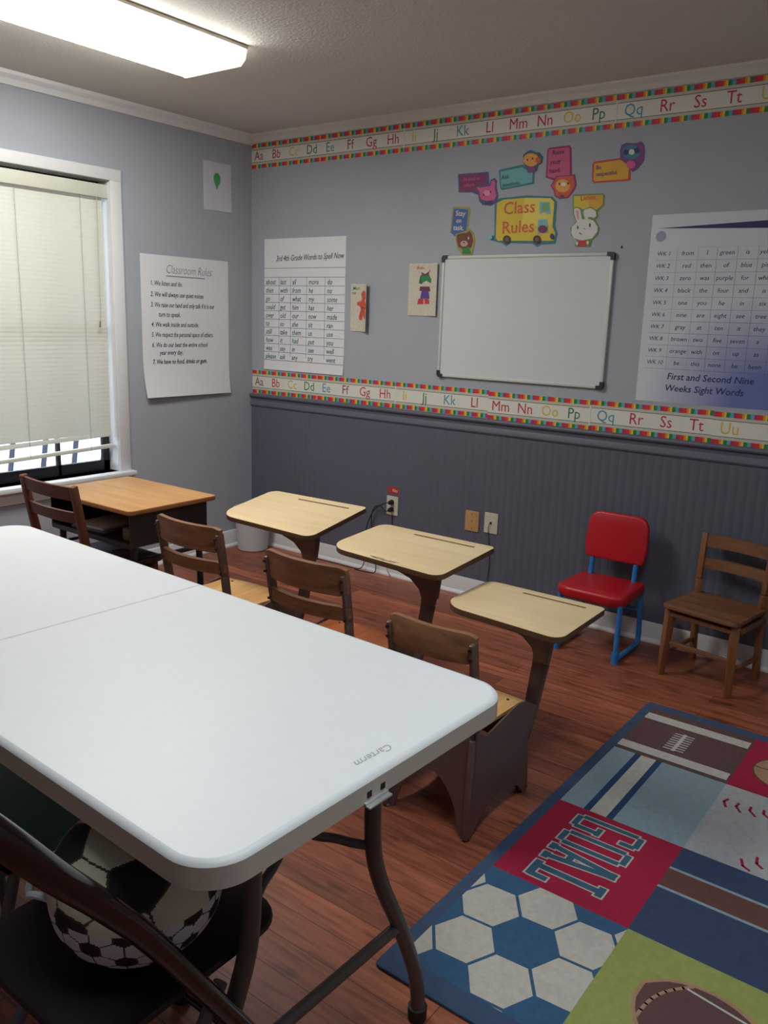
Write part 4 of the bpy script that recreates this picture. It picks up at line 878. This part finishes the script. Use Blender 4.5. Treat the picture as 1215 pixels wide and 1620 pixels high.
# ------------------------------------------------------------------ posters and papers
def sheet(M, w_, h_, nx=12, ny=16, curl=None, base=.0008):
    vs = []; fs = []
    for j in range(ny+1):
        for i in range(nx+1):
            u, v = i/nx, j/ny; vs.append((u*w_, v*h_, base+(curl(u, v) if curl else 0)))
    fs = [(j*(nx+1)+i, j*(nx+1)+i+1, (j+1)*(nx+1)+i+1, (j+1)*(nx+1)+i) for j in range(ny) for i in range(nx)]
    n = len(vs); vs += [(x, y, z-.0004) for x, y, z in vs]; fs += [tuple(n+i for i in f[::-1]) for f in fs]
    return [M @ Vector(v) for v in vs], fs
# classroom rules on the left wall
b = MB(); PW, PH = .618, .757; ML = Matrix.Translation((0, -.811, .957)) @ MB_LEFT
cf = lambda u, v: .030*max(0, 1-v/.30)**2*(1-.5*u)
vs, fs = sheet(ML, PW, PH, 10, 24, cf); b.add(vs, fs, PAPER); Tz = .0016
INKG = mat('marker_grey', (92, 92, 100), .7)
CURL = lambda v: 0
def pt(b, s, x, f, size, m, M, **k): b.text(s, x, PH*(1-f), size, Tz+CURL(1-f-.03), m, M, align='LEFT', **k)
CURL = lambda v: cf(0, v)
pt(b, 'Classroom Rules', .165, .095, .066, INKG, ML, shear=.25, bold=-.001, wx=.72); b.rect(.17, PH*(1-.143), .44, PH*(1-.138), Tz, INKG, ML)
for s, x, f in (('1. We listen and do.', .06, .195), ('2. We will always use quiet voices', .06, .272), ('3. We raise our hand and only talk if it is our', .06, .345), ('turn to speak.', .11, .412), ('4. We walk inside and outside.', .06, .483), ('5. We respect the personal space of others.', .06, .555), ('6. We do our best the entire school', .06, .628), ('year every day.', .11, .683), ('7. We have no food, drinks or gum.', .06, .748)):
    pt(b, s, x, f, .036, INK, ML, shear=.2, bold=.0004, wx=.74 if len(s) < 40 else .68)
CURL = lambda v: 0
tag(recenter(b.build('rules_poster', sharp=60)), 'handwritten Classroom Rules chart paper on the left wall beside the window', 'poster')
# small sheet with green drawing
b = MB(); M2 = Matrix.Translation((0, -.369, 1.985)) @ MB_LEFT; vs, fs = sheet(M2, .205, .258, 6, 6, lambda u, v: .004*(1-v)*u); b.add(vs, fs, mat('sheet_white', (205, 205, 212), .7))
GN = mat('crayon_green', (70, 160, 90), .8); b.flat([(.072, .18), (.085, .20), (.105, .202), (.120, .185), (.118, .155), (.100, .130), (.093, .110), (.086, .135), (.074, .155)], .006, GN, M2)
tag(recenter(b.build('drawing_sheet', sharp=60)), 'small white sheet with a green crayon balloon high on the left wall', 'paper')
# grade word chart
b = MB(); M3 = Matrix.Translation((.107, 0, 1.098)) @ MB_BACK; PW3, PH = .625, .755
vs, fs = sheet(M3, PW3, PH, 10, 16, lambda u, v: .006*max(0, 1-v/.2)**2); b.add(vs, fs, PAPER); Tz = .0022
GI = mat('marker_green', (44, 112, 92), .7); LN = mat('ruled_line', (112, 112, 120), .7)
pt(b, '3rd 4th Grade Words to Spell Now', .095, .150, .046, INK, M3, shear=.3, wx=.765, rot=.02)
ym = lambda c: PH*(1-(c-60)/835); xm = lambda c: PW3*(c-108)/502
for c in (243, 300)+tuple(300+53*k for k in range(1, 11)): b.rect(.0, ym(c)-.0010, PW3, ym(c)+.0010, Tz+.006*max(0, 1-((ym(c)-.02)/PH)/.2)**2, LN, M3)
for c in (205, 280, 380, 492): b.rect(xm(c)-.001, ym(830), xm(c)+.001, ym(300), Tz, LN, M3)
WD = 'about,last,all,more,do|then,with,from,he,no|go,of,what,my,some|could,get,him,has,her|over,old,our,now,made|to,so,she,sit,ran|still,take,them,us,use|how,it,had,put,you|was,say,in,see,well|please,ask,any,try,went'.split('|')
for r, row in enumerate(WD):
    for c, s in enumerate(row.split(',')):
        b.text(s, xm((118, 212, 290, 392, 505)[c]), ym(300+53*r+30), .042, Tz+.006*max(0, 1-(ym(300+53*r+45)/PH)/.2)**2, GI, M3, align='LEFT', shear=.2, bold=.0002, wx=.82)
tag(recenter(b.build('word_chart', sharp=60)), 'handwritten spelling word grid in green marker on the back wall, near the corner', 'poster')
# sight word chart
b = MB(); M4 = Matrix.Translation((2.432, 0, 1.100)) @ MB_BACK @ Matrix.Rotation(.004, 4, 'Z'); PW4, PH = .80, .785
vs, fs = sheet(M4, PW4, PH, 10, 16); CH = D.materials.new('chart_print'); CH.use_nodes = True
nt = CH.node_tree; pb = nt.nodes['Principled BSDF']; pb.inputs['Roughness'].default_value = .3
tc = nt.nodes.new('ShaderNodeTexCoord'); mp = nt.nodes.new('ShaderNodeMapping'); mp.inputs['Location'].default_value = (-.28, 0, -.05); mp.inputs['Scale'].default_value = (1.9, 1, 2.2)
gr = nt.nodes.new('ShaderNodeTexGradient'); gr.gradient_type = 'SPHERICAL'; rp = nt.nodes.new('ShaderNodeValToRGB')
rp.color_ramp.elements[0].position = .02; rp.color_ramp.elements[0].color = lin((212, 214, 220)); rp.color_ramp.elements[1].position = .75; rp.color_ramp.elements[1].color = lin((108, 122, 178))
nt.links.new(tc.outputs['Object'], mp.inputs[0]); nt.links.new(mp.outputs[0], gr.inputs[0]); nt.links.new(gr.outputs[0], rp.inputs[0]); nt.links.new(rp.outputs[0], pb.inputs['Base Color'])
b.add(vs, fs, CH); Tz = .0014
NB = mat('print_navy', (44, 44, 96), .5); LB = mat('print_line', (150, 160, 186), .6); LB2 = mat('print_line_dark', (84, 92, 130), .6)
b.flat([(.03, PH-.055), (.80, PH-.082), (.80, PH-.030)], Tz, NB, M4); b.flat(ell(.045, PH-.088, .022, .022), Tz, LB, M4)
SW = 'from,I,green,is,yellow,we|red,then,of,blue,pink,my|zero,was,purple,for,white,it|black,the,four,and,is,do|one,you,he,in,six,by|nine,are,eight,see,tree,or|gray,at,ten,it,they,so|brown,two,five,seven,a,up|orange,with,on,up,as,go|be,this,none,be,been,to'.split('|')
rowz = [PH-.160-k*.0505 for k in range(10)]; cx4 = [.085, .175, .28, .375, .470, .575, .68]; lx = [.130, .235, .325, .425, .520, .625, .73]
for r in range(10):
    b.text('WK %d' % (r+1), .035, rowz[r], .024, Tz, NB, M4, align='LEFT', shear=.15)
    for c, s in enumerate(SW[r].split(',')): b.text(s, (.165, .245, .325, .405, .485, .565)[c], rowz[r], .026, Tz, NB if (r+c) % 3 else INK, M4, shear=.15)
    b.rect(.03, rowz[r]-.0270, .607, rowz[r]-.0262, Tz, LB if r < 5 else LB2, M4); b.rect(.207, rowz[r]+.0235, .607, rowz[r]+.0229, Tz, LB, M4)
for k, c in enumerate((.120, .207, .285, .366, .446, .526, .606)): b.rect(c, rowz[9]-.027, c+.0010, rowz[0]+.022, Tz, LB2 if k > 1 else LB, M4)
b.text('First and Second Nine', .31, .112, .040, Tz, NB, M4, shear=.15, bold=.0004); b.text('Weeks Sight Words', .29, .062, .040, Tz, NB, M4, shear=.15, bold=.0004)
o = recenter(b.build('sight_word_chart', sharp=60)); tag(o, 'glossy printed sight words chart with blue corners at the right edge', 'poster')

# ------------------------------------------------------------------ stickers (class rule cut-outs)
PAL = dict(plum_edge=(92, 72, 128), plum=(124, 48, 92), pink=(206, 88, 140), pink_light=(222, 140, 160), navy=(52, 56, 104), dark=(30, 28, 34), teal_edge=(52, 118, 130), teal=(104, 172, 176), teal_dark=(54, 92, 100), orange=(228, 158, 68), orange_red=(206, 84, 58), purple=(120, 68, 128), olive=(158, 148, 70), blue=(66, 96, 158), brown=(112, 58, 38), tan=(196, 158, 140), green=(44, 128, 68), cream=(222, 214, 200), yellow=(216, 188, 48), yellow_light=(228, 206, 84), sky=(122, 180, 196), leaf=(120, 170, 96), maroon=(112, 52, 76), dark_brown=(72, 46, 42), mid_brown=(120, 86, 82), pale_teal=(130, 186, 186), magenta_edge=(142, 46, 92), rose=(198, 86, 126), red_edge=(190, 70, 62), yellow_deep=(216, 164, 48), blue_teal=(66, 128, 150), green_edge=(112, 142, 72), white=(214, 212, 206), red=(196, 52, 62), hair=(44, 60, 56), violet=(88, 60, 150))
def pm(n): return mat('card_'+n, PAL[n], .6)
def sticker(key, name, label, texts):
    data = STICK[key]; parts = []
    ax = [p[0] for d in data for p in d[2]]; az = [p[1] for d in data for p in d[2]]; cx, cz = (min(ax)+max(ax))/2, min(az)
    t = thing(name, label, 'wall cutout', (cx, 0, cz), 0, 'class rules cutouts above the whiteboard'); order = []
    for d in data:
        if d[0] not in order: order.append(d[0])
    M = Matrix.Translation((-cx, 0, -cz)) @ MB_BACK; lvl = 0
    base = {}
    for nm in order:
        b = MB(); first = True
        for (n2, c, poly) in data:
            if n2 != nm: continue
            i = data.index((n2, c, poly)); z = .0012+.0005*i
            b.prism(poly, .0002 if first else z-.0003, z, pm(c), M) if (first or i < 3) else b.flat(poly, z, pm(c), M)
            first = False
        if nm in ('bubble', 'bus_body'):
            for (s, x, zz, sz, c, rt) in texts: b.text(s, x, zz, sz, .0012+.0005*3.4, pm(c) if c in PAL else INK, M, bold=.0004, rot=rt)
        b.build(nm, t)
sticker('pig', 'pig_cutout', 'plum speech bubble cutout with a pink pig, leftmost in the top row', [('Be kind to', 1.515, 2.092, .022, 'pink', .0), ('others.', 1.505, 2.065, .022, 'pink', .0)])
sticker('chick', 'chick_cutout', 'teal speech bubble cutout with an orange chick, above the bus', [('Ask', 1.70, 2.088, .026, 'teal_dark', .07), ('questions.', 1.735, 2.055, .024, 'teal_dark', .07)])
sticker('bear', 'bear_cutout', 'blue speech bubble cutout with a brown bear, touching the whiteboard top left', [('Stay', 1.462, 1.935, .034, 'cream', -.06), ('on', 1.455, 1.902, .030, 'cream', -.06), ('task.', 1.455, 1.868, .034, 'cream', -.06)])
sticker('bus', 'class_rules_bus_cutout', 'yellow bus cutout reading Class Rules above the whiteboard', [('Class', 1.785, 1.945, .080, 'orange_red', .02), ('Rules', 1.785, 1.858, .080, 'orange_red', .02)])
sticker('lion', 'lion_cutout', 'tall rose speech bubble cutout with an orange lion face below it', [('Raise', 1.965, 2.175, .028, 'maroon', .02), ('your', 1.955, 2.135, .028, 'maroon', .02), ('hand.', 1.955, 2.098, .028, 'maroon', .02)])
sticker('raccoon', 'raccoon_cutout', 'yellow speech bubble cutout with a blue raccoon face, farthest right', [('Be', 2.165, 2.095, .024, 'purple', .03), ('respectful.', 2.205, 2.068, .024, 'purple', .03)])
sticker('rabbit', 'rabbit_cutout', 'white rabbit cutout in a red shirt under a yellow speech bubble', [('Listen.', 2.130, 1.972, .030, 'orange_red', .02)])
# ------------------------------------------------------------------ craft drawings on textured card
def card(name, label, x0, z0, x1, z1, key, cols_, curl, words):
    b = MB(); w_, h_ = x1-x0, z1-z0; M = Matrix.Translation((x0, 0, z0)) @ MB_BACK; f = lambda u, v: .003+curl*max(0, (u-.45)/.55)**2
    vs, fs = sheet(M, w_, h_, 12, 10, f); b.add(vs, fs, mat('speckled_card', (204, 196, 178), .8, var=.12, vscale=160))
    me = []
    for c, poly in STICK[key]:
        q = [(px-x0, pz-z0) for px, pz in poly]; n0 = len(b.v); b.flat(q, 0, pm(c))
        for i in range(n0, len(b.v)):
            px, pz, _ = b.v[i]; b.v[i] = tuple(M @ Vector((px, pz, f(px/w_, 0)+.0012+.0003*STICK[key].index((c, poly)))))
    for s, x, z, sz, c in words: b.text(s, x-x0, z-z0, sz, f((x-x0)/w_, 0)+.001, pm(c), M, bold=.0004)
    tag(recenter(b.build(name, sharp=60)), label, 'drawing')
card('gingerbread_drawing', 'curled card with an orange gingerbread figure, right of the spelling word grid', .777, 1.346, .908, 1.600, 'ginger', 0, .030, [('Mari', .815, 1.575, .026, 'green'), ('ne', .800, 1.552, .026, 'green')])
card('girl_drawing', 'speckled card with a girl in a violet dress, left of the whiteboard', 1.165, 1.440, 1.347, 1.702, 'girl', 0, .010, [('Anne', 1.24, 1.680, .026, 'red'), ('K.', 1.30, 1.662, .020, 'red')])
# ------------------------------------------------------------------ electrical plates
IV = mat('ivory_plastic', (206, 200, 180), .4); TN = mat('tan_plastic', (192, 150, 98), .45); CORD = mat('black_cord', (30, 30, 32), .5)
def plate(name, label, x, z, m, w_=.078, h_=.108):
    t = thing(name, label, 'wall plate', (x, -.008, z)); b = MB(); Mp = Matrix(((1, 0, 0, 0), (0, 0, -1, 0), (0, 1, 0, 0), (0, 0, 0, 1)))
    b.prism(rpoly([(-w_/2, 0), (w_/2, 0), (w_/2, h_), (-w_/2, h_)], .004, 3), 0, .006, m, Mp, bev=.002); b.build('cover_plate', t); return t, Mp, h_
t, Mp, h_ = plate('power_outlet', 'ivory double power outlet with black plugs under the red tag', 1.115, .352, IV)
for zz in (.033, .075):
    b = MB(); b.prism(ell(0, zz, .017, .015, 18), .006, .0075, IV, Mp); b.build('receptacle', t)
def cord(name, label, pts, r=.0028):
    b = MB(); b.tube(smooth(pts, 7), r, CORD, 8); o = recenter(b.build(name)); tag(o, label, 'cord')
def plugged(label, zp, pts):
    t2 = thing('extension_cord', label, 'cord', (1.115, -.0155, zp)); b = MB(); b.lathe([(.014, 0), (.014, .012), (.010, .028), (.005, .034)], CORD, 16)
    for i in range(len(b.v)): x_, y_, z_ = b.v[i]; b.v[i] = (x_, -z_, y_)
    b.build('plug', t2); b = MB(); b.tube(smooth([(x_-1.115, y_+.0155, z_-zp) for x_, y_, z_ in pts], 7), .0028, CORD, 8); b.build('cable', t2)
plugged('black power cord curving from the upper plug down behind the middle desk', .427, [(1.115, -.048, .427), (1.10, -.065, .425), (1.03, -.045, .385), (.985, -.035, .335), (.955, -.035, .25), (.96, -.04, .12), (.94, -.05, .02), (.86, -.05, .005), (.74, -.045, .004), (.60, -.05, .004)])
plugged('black power cord drooping from the lower plug along the wainscot', .385, [(1.115, -.048, .385), (1.105, -.062, .382), (1.05, -.04, .40), (1.0, -.03, .375), (.985, -.030, .30), (1.02, -.035, .12), (1.04, -.05, .02), (1.00, -.06, .005), (.90, -.065, .004)])
cord('wall_wire', 'thin grey-black wire hanging straight down from the outlet bottom', [(1.115, -.0115, .351), (1.118, -.012, .28), (1.105, -.014, .18), (1.11, -.035, .05), (1.14, -.04, .004)], .0016)
t, Mp, h_ = plate('blank_plate', 'tan blank wall plate on the wainscot, left of the ivory one', 1.632, .352, TN, .082)
for zz in (.016, .054, .092): b = MB(); b.prism(ell(0, zz, .0035, .0035, 10), .006, .0072, GRV, Mp); b.build('screw', t)
t, Mp, h_ = plate('cable_plate', 'ivory cable wall plate with a thin cord, right of the tan plate', 1.745, .360, IV)
b = MB(); b.prism(ell(0, .056, .006, .006, 12), .006, .010, CAPD, Mp); b.build('socket', t)
cord('wall_wire', 'thin pale wire looping down from the ivory cable plate', [(1.745, -.020, .416), (1.738, -.022, .40), (1.735, -.017, .36), (1.742, -.012, .30), (1.75, -.012, .20), (1.745, -.014, .12), (1.75, -.035, .05), (1.77, -.04, .004)], .0016)
b = MB(); b.prism([(1.080, .470), (1.156, .474), (1.152, .514), (1.078, .512)], .0082, .0090, mat('tag_red', (178, 52, 44), .6), MB_BACK); b.text('No', 1.128, .492, .026, .0093, pm('cream'), MB_BACK, bold=.0004)
tag(recenter(b.build('red_tag')), 'small red tag stuck to the wainscot just above the outlet', 'tag')
b = MB(); b.box((2.300, -.0025, 1.752), (2.306, -.0002, 1.764), CAPD, 0); o = recenter(b.build('wall_hook')); tag(o, 'tiny dark nail mark in the wall right of the rabbit cutout', 'nail')
